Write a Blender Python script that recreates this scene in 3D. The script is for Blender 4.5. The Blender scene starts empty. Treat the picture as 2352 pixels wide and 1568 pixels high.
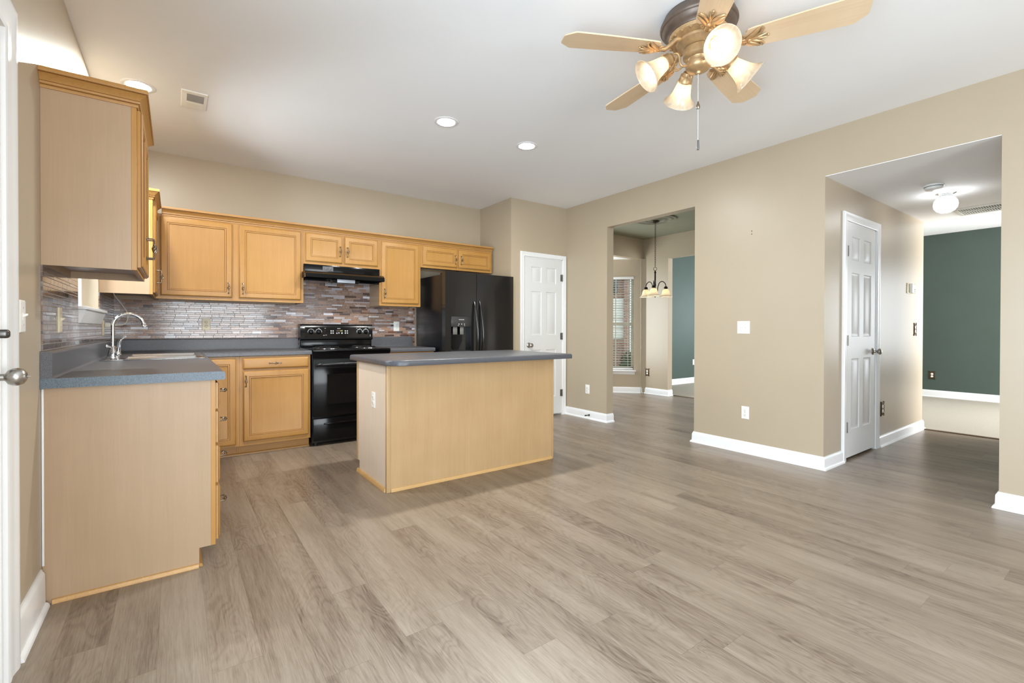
import bpy, bmesh, math, random
from mathutils import Vector, Matrix, Quaternion
random.seed(7)
SC = bpy.context.scene
COL = SC.collection
R = math.radians
PI = math.pi

# ------------------------------------------------------------------ camera
YAW, PITCH, ROLL = 0.62535, -0.00658, 0.00232
cam_data = bpy.data.cameras.new('camera')
cam_data.sensor_width = 36.0
cam_data.lens = 1070.92 / 2352 * 36
cam_data.shift_y = -(784 - 763.02) / 2352
cam_data.clip_start = 0.02
cam = bpy.data.objects.new('camera', cam_data)
COL.objects.link(cam)
fw = Vector((math.sin(YAW) * math.cos(PITCH), math.cos(YAW) * math.cos(PITCH), math.sin(PITCH)))
rt = Vector((math.cos(YAW), -math.sin(YAW), 0))
up = rt.cross(fw)
r2 = rt * math.cos(ROLL) + up * math.sin(ROLL)
u2 = up * math.cos(ROLL) - rt * math.sin(ROLL)
cam.matrix_world = Matrix(((r2.x, u2.x, -fw.x, 0), (r2.y, u2.y, -fw.y, 0), (r2.z, u2.z, -fw.z, 1.13), (0, 0, 0, 1)))
SC.camera = cam

# ------------------------------------------------------------------ world, daylight, exposure
SC.view_settings.view_transform = 'Standard'
SC.view_settings.look = 'None'
SC.view_settings.gamma = 1.0
SC.view_settings.use_curve_mapping = False
SC.view_settings.exposure = 0.0
SC.cycles.max_bounces = 10
SC.cycles.diffuse_bounces = 6
SC.cycles.glossy_bounces = 4
SC.cycles.transmission_bounces = 6
SC.cycles.sample_clamp_indirect = 6.0
SC.cycles.use_denoising = True
SC.cycles.caustics_reflective = False
SC.cycles.caustics_refractive = False
w = bpy.data.worlds.new('sky')
SC.world = w
w.use_nodes = True
wn = w.node_tree
bg = wn.nodes['Background']
bg.inputs[0].default_value = (0.76, 0.88, 1.0, 1)
bg.inputs[1].default_value = 2.1


def area(name, loc, rot, sx, sy, power, color=(1, 1, 1)):
    d = bpy.data.lights.new(name, 'AREA')
    d.shape = 'RECTANGLE'
    d.size, d.size_y, d.energy, d.color = sx, sy, power, color
    o = bpy.data.objects.new(name, d)
    o.location = loc
    o.rotation_euler = rot
    COL.objects.link(o)
    return o


DAY = (1.0, 1.0, 1.0)
# daylight entering through the openings (each lamp fills an opening, some of them added)
area('daylight_rear_door', (0.95, -3.92, 1.12), (R(104), 0, 0), 2.3, 2.0, 200, (0.92, 0.97, 1.0))
area('daylight_rear_window', (3.1, -3.92, 1.45), (R(114), 0, 0), 1.5, 1.4, 14, (0.9, 0.96, 1.0))
area('fill_left_wall', (-0.52, 0.0, 1.10), (0, R(-78), 0), 2.0, 2.0, 155, (0.66, 0.84, 1.0))  # added fill from an unseen opening, brightens the near floor and island end
area('daylight_bay', (5.3, 6.22, 1.3), (R(-90), 0, 0), 1.2, 1.7, 66, (0.84, 0.93, 1.0))
area('daylight_sink_window', (-0.66, 3.98, 1.65), (0, R(-80), 0), 0.8, 0.8, 32, (0.82, 0.92, 1.0))
area('daylight_living', (8.7, -2.45, 1.2), (R(86), 0, 0), 2.6, 1.6, 400, (0.97, 0.98, 1.0))
area('fill_living_side', (10.36, 4.3, 1.5), (0, R(90), 0), 1.3, 1.4, 70, (0.8, 0.92, 1.0))  # added unseen fill, lifts the green end wall past the dining doorway
area('daylight_living_far', (10.36, -0.5, 1.4), (0, R(86), 0), 1.5, 1.6, 55, (0.92, 0.97, 1.0))


# ------------------------------------------------------------------ materials
def lin(h):
    if isinstance(h, str):
        c = [int(h[i:i + 2], 16) / 255 for i in (0, 2, 4)]
    else:
        c = [v / 255 for v in h]
    return tuple([(v / 12.92 if v <= 0.04045 else ((v + 0.055) / 1.055) ** 2.4) for v in c] + [1.0])


class NT:
    def __init__(self, name):
        self.m = bpy.data.materials.new(name)
        self.m.use_nodes = True
        self.t = self.m.node_tree
        self.b = self.t.nodes['Principled BSDF']

    def n(self, typ, **kw):
        nd = self.t.nodes.new('ShaderNode' + typ)
        for k, v in kw.items():
            setattr(nd, k, v)
        return nd

    def l(self, a, b):
        self.t.links.new(a, b)

    def val(self, sock, v):
        if hasattr(v, 'is_output') or isinstance(v, bpy.types.NodeSocket):
            self.l(v, sock)
        else:
            sock.default_value = v

    def math(self, op, a, b=0.0, c=0.0):
        nd = self.n('Math', operation=op)
        self.val(nd.inputs[0], a)
        self.val(nd.inputs[1], b)
        if op in ('MULTIPLY_ADD', 'COMPARE', 'SMOOTH_MIN'):
            self.val(nd.inputs[2], c)
        return nd.outputs[0]

    def xyz(self, x, y, z=0.0):
        nd = self.n('CombineXYZ')
        for i, v in enumerate((x, y, z)):
            self.val(nd.inputs[i], v)
        return nd.outputs[0]

    def coords(self):
        tc = self.n('TexCoord')
        sp = self.n('SeparateXYZ')
        self.l(tc.outputs['Object'], sp.inputs[0])
        return tc.outputs['Object'], sp.outputs[0], sp.outputs[1], sp.outputs[2]

    def noise(self, vec, scale, detail=2.0, rough=0.5, dist=0.0):
        nd = self.n('TexNoise')
        self.l(vec, nd.inputs['Vector'])
        nd.inputs['Scale'].default_value = scale
        nd.inputs['Detail'].default_value = detail
        nd.inputs['Roughness'].default_value = rough
        nd.inputs['Distortion'].default_value = dist
        return nd.outputs[0]

    def white(self, vec):
        nd = self.n('TexWhiteNoise', noise_dimensions='3D')
        self.l(vec, nd.inputs['Vector'])
        return nd.outputs['Value']

    def mapv(self, vec, scale):
        nd = self.n('Mapping')
        self.l(vec, nd.inputs['Vector'])
        nd.inputs['Scale'].default_value = scale
        return nd.outputs[0]

    def ramp(self, fac, stops, interp='LINEAR'):
        nd = self.n('ValToRGB')
        cr = nd.color_ramp
        cr.interpolation = interp
        while len(cr.elements) < len(stops):
            cr.elements.new(0.5)
        for e, (p, c) in zip(cr.elements, stops):
            e.position = p
            e.color = lin(c) if not (isinstance(c, tuple) and len(c) == 4) else c
        self.l(fac, nd.inputs[0])
        return nd.outputs[0]

    def mix(self, fac, a, b, blend='MIX'):
        nd = self.n('Mix', data_type='RGBA', blend_type=blend)
        self.val(nd.inputs[0], fac)
        self.val(nd.inputs[6], a)
        self.val(nd.inputs[7], b)
        return nd.outputs[2]

    def bump(self, h, strength=0.2, dist=0.002):
        nd = self.n('Bump')
        self.l(h, nd.inputs['Height'])
        nd.inputs['Strength'].default_value = strength
        nd.inputs['Distance'].default_value = dist
        self.l(nd.outputs[0], self.b.inputs['Normal'])

    def base(self, c):
        self.val(self.b.inputs['Base Color'], c)


def plain(name, c, rough=0.5, metal=0.0, spec=0.5, var=0.06, vscale=6.0, bump=0.0, bscale=200.0, coat=0.0):
    k = NT(name)
    o, x, y, z = k.coords()
    c0 = lin(c)
    n = k.noise(o, vscale, 3.0)
    a = tuple(v * (1 - var) for v in c0[:3]) + (1.0,)
    b = tuple(min(1, v * (1 + var)) for v in c0[:3]) + (1.0,)
    k.base(k.ramp(n, [(0.3, a), (0.7, b)]))
    k.b.inputs['Roughness'].default_value = rough
    k.b.inputs['Metallic'].default_value = metal
    k.b.inputs['Specular IOR Level'].default_value = spec
    if coat:
        k.b.inputs['Coat Weight'].default_value = coat
        k.b.inputs['Coat Roughness'].default_value = 0.08
    if bump:
        k.bump(k.noise(o, bscale, 2.0), bump, 0.001)
    return k.m


def wood(name, light, dark, rough=0.38, axis='z', spec=0.45, fig=1.0):
    k = NT(name)
    o, x, y, z = k.coords()
    s1 = {'z': (26, 26, 1.1), 'x': (1.1, 26, 26), 'y': (26, 1.1, 26)}[axis]
    s2 = {'z': (140, 140, 5), 'x': (5, 140, 140), 'y': (140, 5, 140)}[axis]
    g = k.noise(k.mapv(o, s1), 1.0, 3.0, 0.55, 0.6)
    f = k.noise(k.mapv(o, s2), 1.0, 3.0, 0.6)
    m = k.noise(o, 3.5, 2.0)
    t = k.math('ADD', k.math('MULTIPLY', g, 0.3), k.math('ADD', k.math('MULTIPLY', f, 0.3), k.math('MULTIPLY', m, 0.4)))
    k.base(k.ramp(t, [(0.5 - 0.16 * fig, light), (0.5 + 0.16 * fig, dark)]))
    k.b.inputs['Roughness'].default_value = rough
    k.b.inputs['Specular IOR Level'].default_value = spec
    k.bump(f, 0.05, 0.001)
    return k.m


def emit(name, color, strength):
    k = NT(name)
    k.base(color + (1,))
    k.b.inputs['Emission Color'].default_value = color + (1,)
    k.b.inputs['Emission Strength'].default_value = strength
    return k.m


M = {}
M['wall'] = plain('tan_wall_paint', (176, 161, 139), 0.36, 0, 0.45, 0.02, 2.0, 0.05, 260)
M['ceil'] = plain('white_ceiling_paint', (240, 240, 240), 0.85, 0, 0.2, 0.01, 2.0)
M['sage'] = plain('sage_ceiling_paint', (138, 138, 121), 0.7, 0, 0.3, 0.02, 2.0)
M['green'] = plain('green_wall_paint', (72, 84, 77), 0.6, 0, 0.3, 0.03, 3.0, 0.05, 260)
M['trim'] = plain('white_trim_paint', (232, 232, 232), 0.3, 0, 0.45, 0.01, 4.0)
M['door'] = plain('white_door_paint', (216, 216, 215), 0.38, 0, 0.4, 0.01, 4.0)
M['plate'] = plain('white_plastic', (236, 234, 228), 0.3, 0, 0.5, 0.01)
M['almond'] = plain('almond_plastic', (224, 211, 180), 0.35, 0, 0.5, 0.02)
M['slot'] = plain('dark_slot', (40, 36, 32), 0.6)
M['maple'] = wood('honey_maple', (183, 136, 72), (170, 122, 59))
M['maple_h'] = wood('honey_maple_rail', (182, 137, 78), (167, 120, 62), axis='x')
M['maple_y'] = wood('honey_maple_side_rail', (184, 140, 82), (168, 124, 66), axis='y')
M['glaze'] = wood('brown_glazed_groove', (124, 80, 36), (108, 68, 30))
M['panel'] = wood('pale_maple_laminate', (178, 150, 122), (168, 142, 112), 0.42, 'z', 0.4)
M['island_x'] = wood('island_maple_trim', (208, 168, 112), (190, 148, 92), 0.4, 'x')
M['island'] = wood('island_maple_veneer', (189, 156, 115), (177, 144, 102), 0.38, 'z')
M['isle_end'] = wood('island_end_laminate', (224, 206, 186), (214, 194, 172), 0.42, 'z', 0.4)
M['inside'] = plain('cabinet_underside', (166, 146, 134), 0.4)
M['steel'] = plain('brushed_steel', (200, 200, 200), 0.22, 1.0, 0.5, 0.03, 20)
M['chrome'] = plain('chrome', (225, 226, 228), 0.06, 1.0, 0.5, 0.01)
M['nickel'] = plain('satin_nickel', (176, 172, 166), 0.28, 1.0, 0.5, 0.02)
M['hinge'] = plain('dull_steel_hinge', (120, 117, 112), 0.4, 0.8)
M['pewter'] = plain('pewter_pull', (142, 130, 116), 0.3, 1.0, 0.5, 0.15, 80)
M['darkmetal'] = plain('dark_bronze', (58, 46, 38), 0.38, 0.8, 0.5, 0.1, 60)
M['rustic'] = plain('ornate_bronze_plate', (96, 74, 48), 0.42, 0.7, 0.5, 0.5, 90)
M['antique'] = plain('antique_brass', (192, 160, 118), 0.4, 0.6, 0.5, 0.12, 40)
M['fanbronze'] = plain('fan_housing_bronze', (112, 98, 88), 0.45, 0.6, 0.5, 0.12, 30)
M['black'] = plain('gloss_black_enamel', (13, 13, 14), 0.13, 0, 0.22, 0.1, 5)
M['fridge'] = plain('black_refrigerator_enamel', (26, 25, 24), 0.16, 0, 0.5, 0.06, 5)
M['fridgeside'] = plain('black_textured_steel', (16, 17, 20), 0.3, 0, 0.5, 0.1, 300, 0.1, 700)
M['ovenglass'] = plain('oven_glass', (6, 6, 7), 0.05, 0, 0.3, 0.05, 5)
M['grayplastic'] = plain('gray_plastic', (92, 92, 94), 0.35)
M['lens'] = plain('frosted_lens', (190, 196, 206), 0.3)
M['white_mark'] = plain('white_marking', (216, 216, 214), 0.4)
M['pan'] = plain('drip_pan', (120, 120, 122), 0.2, 0.9)
M['coil'] = plain('burner_coil', (34, 33, 34), 0.35, 0.4)
M['fan_wood'] = wood('fan_blade_maple', (226, 201, 168), (211, 182, 146), 0.4, 'x', 0.4)
M['shoe'] = wood('maple_shoe_molding', (206, 164, 106), (180, 134, 80), 0.45, 'x')
M['carpet'] = plain('beige_carpet', (172, 164, 150), 0.95, 0, 0.1, 0.12, 220, 0.6, 320)
M['grass'] = plain('lawn', (126, 150, 76), 0.9, 0, 0.1, 0.3, 14, 0.5, 60)
M['siding'] = plain('white_siding', (226, 222, 214), 0.6)
M['roof'] = plain('gray_shingle', (92, 92, 98), 0.9, 0, 0.2, 0.25, 30)
M['leaf'] = plain('dark_shrub_leaf', (70, 78, 46), 0.7, 0, 0.3, 0.4, 20)
M['cord'] = plain('white_cord', (214, 208, 198), 0.4)
M['rubber'] = plain('dark_rubber', (30, 28, 26), 0.6)
M['bulb'] = emit('lit_fan_bulb', (1.0, 0.88, 0.70), 17)
M['bulb2'] = emit('lit_chandelier_bulb', (1.0, 0.86, 0.66), 190)
M['canlight'] = emit('lit_recessed_lens', (0.95, 0.97, 0.93), 790)
M['globe'] = emit('lit_white_globe', (0.94, 0.97, 1.0), 11)
M['display'] = emit('clock_display', (0.35, 0.45, 0.12), 0.5)


def shade_mat(name, c):
    k = NT(name)
    o, x, y, z = k.coords()
    n = k.noise(o, 14.0, 4.0, 0.6, 2.5)
    a = lin(c)
    col = k.ramp(n, [(0.35, tuple(v * 0.82 for v in a[:3]) + (1.0,)), (0.6, a)])
    tr = k.n('BsdfTranslucent')
    df = k.n('BsdfDiffuse')
    gl = k.n('BsdfGlossy')
    gl.inputs['Roughness'].default_value = 0.15
    k.l(col, tr.inputs[0])
    k.l(col, df.inputs[0])
    m1 = k.n('MixShader')
    m1.inputs[0].default_value = 0.5
    k.l(tr.outputs[0], m1.inputs[1])
    k.l(df.outputs[0], m1.inputs[2])
    m2 = k.n('MixShader')
    m2.inputs[0].default_value = 0.06
    k.l(m1.outputs[0], m2.inputs[1])
    k.l(gl.outputs[0], m2.inputs[2])
    k.l(m2.outputs[0], k.t.nodes['Material Output'].inputs[0])
    return k.m


M['shade'] = shade_mat('alabaster_glass', (240, 226, 204))
M['shade2'] = shade_mat('amber_alabaster_glass', (255, 247, 230))


def glass_mat():
    k = NT('window_glass')
    tr = k.n('BsdfTransparent')
    gl = k.n('BsdfGlossy')
    gl.inputs['Roughness'].default_value = 0.02
    fr = k.n('Fresnel')
    fr.inputs['IOR'].default_value = 1.3
    mx = k.n('MixShader')
    k.l(fr.outputs[0], mx.inputs[0])
    k.l(tr.outputs[0], mx.inputs[1])
    k.l(gl.outputs[0], mx.inputs[2])
    k.l(mx.outputs[0], k.t.nodes['Material Output'].inputs[0])
    return k.m


M['glass'] = glass_mat()


def counter_mat(name, lo, hi):
    k = NT(name)
    o, x, y, z = k.coords()
    a = k.noise(o, 420.0, 2.0, 0.7)
    b = k.noise(o, 900.0, 1.0, 0.6)
    t = k.math('ADD', k.math('MULTIPLY', a, 0.6), k.math('MULTIPLY', b, 0.4))
    k.base(k.ramp(t, [(0.36, lo), (0.5, tuple((p + q) // 2 for p, q in zip(lo, hi))), (0.64, hi)]))
    k.b.inputs['Roughness'].default_value = 0.34
    k.b.inputs['Specular IOR Level'].default_value = 0.4
    return k.m


M['counter_daylit'] = counter_mat('laminate_edge_daylight_tint', (56, 65, 73), (120, 136, 148))  # worktop laminate with cool daylight put into the color
M['counter'] = counter_mat('speckled_gray_laminate', (46, 46, 49), (118, 119, 124))


def floor_mat():
    k = NT('oak_look_vinyl_plank')
    o, x, y, z = k.coords()
    W, L = 0.1475, 1.22
    rx = k.math('DIVIDE', k.math('ADD', x, 10 * W - 0.243 + 0.0), W)
    row = k.math('FLOOR', rx)
    fx = k.math('FRACT', rx)
    rnd = k.white(k.xyz(row, 3.3, 1.7))
    ry = k.math('ADD', k.math('DIVIDE', k.math('ADD', y, 20.0), L), k.math('MULTIPLY', rnd, 7.0))
    cl = k.math('FLOOR', ry)
    fy = k.math('FRACT', ry)
    pid = k.white(k.xyz(row, cl, 0.5))
    pid2 = k.white(k.xyz(row, cl, 9.5))
    # seams
    ex = k.math('MINIMUM', fx, k.math('SUBTRACT', 1.0, fx))
    ey = k.math('MINIMUM', fy, k.math('SUBTRACT', 1.0, fy))
    sx = k.math('LESS_THAN', ex, 0.0045)
    sy = k.math('LESS_THAN', ey, 0.0008)
    seam = k.math('MAXIMUM', sx, sy)
    off = k.math('MULTIPLY', pid, 40.0)
    off2 = k.math('MULTIPLY', pid2, 23.0)
    gx = k.math('ADD', x, off)
    gy = k.math('ADD', y, off2)
    # cathedral figure: contour lines of a stretched noise
    v1 = k.xyz(k.math('MULTIPLY', gx, 6.0), k.math('MULTIPLY', gy, 1.5), off)
    n1 = k.noise(v1, 1.0, 2.2, 0.5, 0.35)
    rings = k.math('SINE', k.math('MULTIPLY', n1, 130.0))
    rings = k.math('MULTIPLY_ADD', rings, 0.5, 0.5)
    # long streaks
    v2 = k.xyz(k.math('MULTIPLY', gx, 60.0), k.math('MULTIPLY', gy, 2.4), off2)
    n2 = k.noise(v2, 1.0, 4.0, 0.65)
    v3 = k.xyz(k.math('MULTIPLY', gx, 240.0), k.math('MULTIPLY', gy, 11.0), off2)
    n3 = k.noise(v3, 1.0, 3.0, 0.7)
    v4 = k.xyz(k.math('MULTIPLY', gx, 9.0), k.math('MULTIPLY', gy, 1.1), off)
    n4 = k.noise(v4, 1.0, 2.0)
    t = k.math('MULTIPLY', n2, 0.26)
    t = k.math('ADD', t, k.math('MULTIPLY', n3, 0.38))
    t = k.math('ADD', t, k.math('MULTIPLY', n4, 0.36))
    ringmask = k.math('MULTIPLY', k.math('POWER', rings, 2.0), k.math('MULTIPLY', k.math('GREATER_THAN', pid2, 0.2), k.math('SUBTRACT', 1.0, n4)))
    t = k.math('SUBTRACT', t, k.math('MULTIPLY', ringmask, 0.11))
    t = k.math('ADD', k.math('ADD', t, 0.022), k.math('MULTIPLY', k.math('SUBTRACT', pid, 0.5), 0.075))
    col = k.ramp(t, [(0.28, (80, 66, 55)), (0.40, (113, 97, 83)), (0.52, (134, 119, 103)), (0.66, (150, 135, 120))])
    # small knots
    vk = k.n('TexVoronoi')
    k.l(k.xyz(k.math('MULTIPLY', gx, 3.6), k.math('MULTIPLY', gy, 1.5), off), vk.inputs['Vector'])
    vk.inputs['Scale'].default_value = 1.0
    kd = k.math('LESS_THAN', k.math('ADD', vk.outputs['Distance'], k.math('MULTIPLY', n3, 0.05)), 0.062)
    col = k.mix(k.math('MULTIPLY', kd, 0.55), col, lin((84, 72, 62)))
    col = k.mix(k.math('MULTIPLY', seam, 0.4), col, lin((84, 74, 64)))
    k.base(col)
    k.l(k.math('MULTIPLY_ADD', n3, 0.16, 0.25), k.b.inputs['Roughness'])
    k.b.inputs['Specular IOR Level'].default_value = 0.5
    h = k.math('SUBTRACT', k.math('MULTIPLY', n3, 0.35), k.math('MULTIPLY', seam, 1.0))
    k.bump(h, 0.12, 0.001)
    return k.m


M['floor'] = floor_mat()


def mosaic_mat(name, axis, dim=1.0):
    k = NT(name)
    o, x, y, z = k.coords()
    a = x if axis == 'x' else y
    Pz = 0.040
    tz = k.math('DIVIDE', k.math('ADD', z, 1.0), Pz)
    bz = k.math('FLOOR', tz)
    fz = k.math('FRACT', tz)
    SP = 0.62
    sub = k.math('GREATER_THAN', fz, SP)
    row = k.math('ADD', k.math('MULTIPLY', bz, 2.0), sub)
    hz = k.math('MULTIPLY', fz, Pz)
    dz = k.math('MINIMUM', k.math('MINIMUM', hz, k.math('SUBTRACT', Pz, hz)), k.math('ABSOLUTE', k.math('SUBTRACT', hz, SP * Pz)))
    La = 0.19
    ta = k.math('ADD', k.math('DIVIDE', k.math('ADD', a, 5.0), La), k.math('MULTIPLY', k.white(k.xyz(row, 1.5, 2.5)), 5.0))
    ca = k.math('FLOOR', ta)
    fa = k.math('FRACT', ta)
    sp = k.math('MULTIPLY_ADD', k.white(k.xyz(row, ca, 4.5)), 0.34, 0.30)
    suba = k.math('GREATER_THAN', fa, sp)
    ha = k.math('MULTIPLY', fa, La)
    da = k.math('MINIMUM', k.math('MINIMUM', ha, k.math('SUBTRACT', La, ha)), k.math('ABSOLUTE', k.math('MULTIPLY', k.math('SUBTRACT', fa, sp), La)))
    d = k.math('MINIMUM', dz, da)
    grout = k.math('LESS_THAN', d, 0.0010)
    tid = k.white(k.xyz(row, ca, k.math('ADD', suba, 11.0)))
    tone = k.ramp(tid, [(0.0, (140, 112, 96)), (0.15, (184, 184, 190)), (0.30, (158, 128, 108)), (0.45, (112, 72, 48)), (0.57, (100, 82, 78)),
                        (0.68, (216, 218, 224)), (0.80, (170, 132, 106)), (0.92, (78, 56, 48))], 'CONSTANT')
    n = k.noise(k.xyz(k.math('MULTIPLY', a, 60.0), k.math('MULTIPLY', z, 160.0), k.math('MULTIPLY', tid, 30.0)), 1.0, 3.0, 0.7, 2.0)
    vein = k.ramp(n, [(0.40, (70, 52, 44)), (0.5, (166, 134, 112)), (0.62, (206, 188, 172))])
    isv = k.math('MULTIPLY', k.math('LESS_THAN', k.math('FRACT', k.math('MULTIPLY', tid, 7.3)), 0.62), 0.55)
    col = k.mix(isv, tone, vein)
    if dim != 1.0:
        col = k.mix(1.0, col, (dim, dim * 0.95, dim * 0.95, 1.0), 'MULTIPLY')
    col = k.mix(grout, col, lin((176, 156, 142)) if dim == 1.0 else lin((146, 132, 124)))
    k.base(col)
    k.l(k.math('MULTIPLY_ADD', grout, 0.5, 0.12), k.b.inputs['Roughness'])
    ht = k.math('MINIMUM', k.math('MULTIPLY', d, 500.0), 1.0)
    k.bump(ht, 0.4, 0.001)
    return k.m


M['mosaic_x'] = mosaic_mat('mosaic_tile_long_wall', 'x', 0.92)
M['mosaic_y_shaded'] = mosaic_mat('mosaic_tile_window_wall_shaded', 'y', 0.42)  # same tile as the long wall, darkened to paint in this wall's shade


def brick_mat():
    k = NT('red_brick')
    o, x, y, z = k.coords()
    br = k.n('TexBrick')
    k.l(k.xyz(k.math('ADD', x, y), z), br.inputs['Vector'])
    br.inputs['Color1'].default_value = lin((158, 112, 92))
    br.inputs['Color2'].default_value = lin((120, 74, 62))
    br.inputs['Mortar'].default_value = lin((170, 150, 138))
    br.inputs['Scale'].default_value = 1.0
    br.inputs['Mortar Size'].default_value = 0.008
    br.inputs['Brick Width'].default_value = 0.13
    br.inputs['Row Height'].default_value = 0.05
    k.base(br.outputs['Color'])
    k.b.inputs['Roughness'].default_value = 0.85
    return k.m


M['brick'] = brick_mat()


# ------------------------------------------------------------------ mesh builder
class MB:
    def __init__(self):
        self.bm = bmesh.new()

    def face(self, vs, mi=0):
        try:
            self.bm.faces.new(vs).material_index = mi
        except ValueError:
            pass

    def box(self, x0, x1, y0, y1, z0, z1, bev=0.0, seg=2):
        tmp = bmesh.new()
        r = bmesh.ops.create_cube(tmp, size=1.0)
        for v in tmp.verts:
            v.co = Vector(((x0 + x1) / 2 + v.co.x * (x1 - x0), (y0 + y1) / 2 + v.co.y * (y1 - y0), (z0 + z1) / 2 + v.co.z * (z1 - z0)))
        if bev:
            bmesh.ops.bevel(tmp, geom=tmp.edges[:] , offset=bev, segments=seg, affect='EDGES', profile=0.5, clamp_overlap=True)
        self.add(tmp)
        return self

    def add(self, tmp, mat=None):
        me = bpy.data.meshes.new('t')
        tmp.to_mesh(me)
        tmp.free()
        if mat:
            me.transform(mat)
        self.bm.from_mesh(me)
        bpy.data.meshes.remove(me)

    def loops(self, o, u, v, n, wd, ht, rings, back=True, gl=()):
        """stack of rectangular rings (inset, height) on a w x h rectangle: panels, slabs, plates"""
        o, u, v, n = Vector(o), Vector(u), Vector(v), Vector(n)
        prev = None
        for k, (i, h) in enumerate(rings):
            c = [o + u * i + v * i + n * h, o + u * (wd - i) + v * i + n * h, o + u * (wd - i) + v * (ht - i) + n * h, o + u * i + v * (ht - i) + n * h]
            cur = [self.bm.verts.new(p) for p in c]
            if prev is None:
                if back:
                    self.face(cur[::-1])
            else:
                for q in range(4):
                    self.face([prev[q], prev[(q + 1) % 4], cur[(q + 1) % 4], cur[q]], 1 if k in gl else 0)
            prev = cur
        self.face(prev)
        return self

    def lathe(self, c, ax, prof, seg=24, ref=None, capa=False, capb=False):
        c, ax = Vector(c), Vector(ax).normalized()
        ref = Vector(ref) if ref else (Vector((1, 0, 0)) if abs(ax.x) < 0.9 else Vector((0, 1, 0)))
        a = (ref - ax * ref.dot(ax)).normalized()
        b = ax.cross(a)
        prev = None
        for k, (r, t) in enumerate(prof):
            if r < 1e-6:
                cur = [self.bm.verts.new(c + ax * t)]
            else:
                cur = [self.bm.verts.new(c + ax * t + (a * math.cos(2 * PI * q / seg) + b * math.sin(2 * PI * q / seg)) * r) for q in range(seg)]
            if prev is None:
                if capa and len(cur) > 1:
                    self.face(cur[::-1])
            else:
                if len(prev) == 1 and len(cur) > 1:
                    for q in range(seg):
                        self.face([prev[0], cur[(q + 1) % seg], cur[q]])
                elif len(cur) == 1 and len(prev) > 1:
                    for q in range(seg):
                        self.face([prev[q], prev[(q + 1) % seg], cur[0]])
                elif len(cur) > 1:
                    for q in range(seg):
                        self.face([prev[q], prev[(q + 1) % seg], cur[(q + 1) % seg], cur[q]])
            prev = cur
        if capb and len(prev) > 1:
            self.face(prev)
        return self

    def cyl(self, p0, p1, r0, r1=None, seg=16):
        p0, p1 = Vector(p0), Vector(p1)
        L = (p1 - p0).length
        return self.lathe(p0, p1 - p0, [(r0, 0), (r0 if r1 is None else r1, L)], seg, capa=True, capb=True)

    def ball(self, c, r, sz=1.0, seg=20, rings=10, ax=(0, 0, 1)):
        pr = [(r * math.sin(PI * k / rings), -r * sz * math.cos(PI * k / rings)) for k in range(rings + 1)]
        pr[0] = (0, pr[0][1])
        pr[-1] = (0, pr[-1][1])
        return self.lathe(c, ax, pr, seg)

    def tube(self, pts, r, seg=8, closed=False, flat=1.0):
        pts = [Vector(p) for p in pts]
        n = len(pts)
        rs = r if isinstance(r, (list, tuple)) else [r] * n
        tg = []
        for i in range(n):
            if closed:
                t = pts[(i + 1) % n] - pts[i - 1]
            else:
                t = pts[min(i + 1, n - 1)] - pts[max(i - 1, 0)]
            tg.append(t.normalized())
        ref = Vector((0, 0, 1)) if abs(tg[0].z) < 0.9 else Vector((1, 0, 0))
        a = (ref - tg[0] * ref.dot(tg[0])).normalized()
        rings = []
        for i in range(n):
            if i:
                q = tg[i - 1].rotation_difference(tg[i])
                a = (q @ a)
                a = (a - tg[i] * a.dot(tg[i])).normalized()
            b = tg[i].cross(a)
            rings.append([self.bm.verts.new(pts[i] + (a * math.cos(2 * PI * k / seg) * flat + b * math.sin(2 * PI * k / seg)) * rs[i]) for k in range(seg)])
        m = n if closed else n - 1
        for i in range(m):
            p, c = rings[i], rings[(i + 1) % n]
            for k in range(seg):
                self.face([p[k], p[(k + 1) % seg], c[(k + 1) % seg], c[k]])
        if not closed:
            self.face(rings[0][::-1])
            self.face(rings[-1])
        return self

    def extrude(self, poly, vec):
        vec = Vector(vec)
        a = [self.bm.verts.new(Vector(p)) for p in poly]
        b = [self.bm.verts.new(Vector(p) + vec) for p in poly]
        n = len(poly)
        self.face(a[::-1])
        self.face(b)
        for i in range(n):
            self.face([a[i], a[(i + 1) % n], b[(i + 1) % n], b[i]])
        return self

    def sweep(self, path, N, prof, gl=()):
        """profile [(out, along N)] swept along a polyline with mitred corners; out = tangent x N"""
        N = Vector(N)
        P = [Vector(p) for p in path]
        n = len(P)
        rings = []
        for i in range(n):
            s0 = (P[i] - P[i - 1]).normalized().cross(N) if i > 0 else None
            s1 = (P[i + 1] - P[i]).normalized().cross(N) if i < n - 1 else None
            if s0 is None:
                m = s1
            elif s1 is None:
                m = s0
            else:
                m = (s0 + s1)
                m = m / max(1e-6, m.dot(s0))
            rings.append([self.bm.verts.new(P[i] + m * o + N * h) for (o, h) in prof])
        k = len(prof)
        for i in range(n - 1):
            for j in range(k):
                self.face([rings[i][j], rings[i][(j + 1) % k], rings[i + 1][(j + 1) % k], rings[i + 1][j]], 1 if j in gl else 0)
        self.face(rings[0][::-1])
        self.face(rings[-1])
        return self

    def build(self, name, mat, parent=None, sharp=38, mat2=None):
        bm = self.bm
        bmesh.ops.remove_doubles(bm, verts=bm.verts[:], dist=1e-5)
        bmesh.ops.recalc_face_normals(bm, faces=bm.faces[:])
        root = parent
        while root is not None and root.parent is not None:
            root = root.parent
        if root is not None:
            off = root.get('_o')
            if off is not None:
                bmesh.ops.translate(bm, verts=bm.verts[:], vec=-Vector(off))
        ca = math.cos(R(sharp))
        for f in bm.faces:
            f.smooth = True
        for e in bm.edges:
            if len(e.link_faces) == 2:
                if e.link_faces[0].normal.dot(e.link_faces[1].normal) < ca:
                    e.smooth = False
            else:
                e.smooth = False
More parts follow.
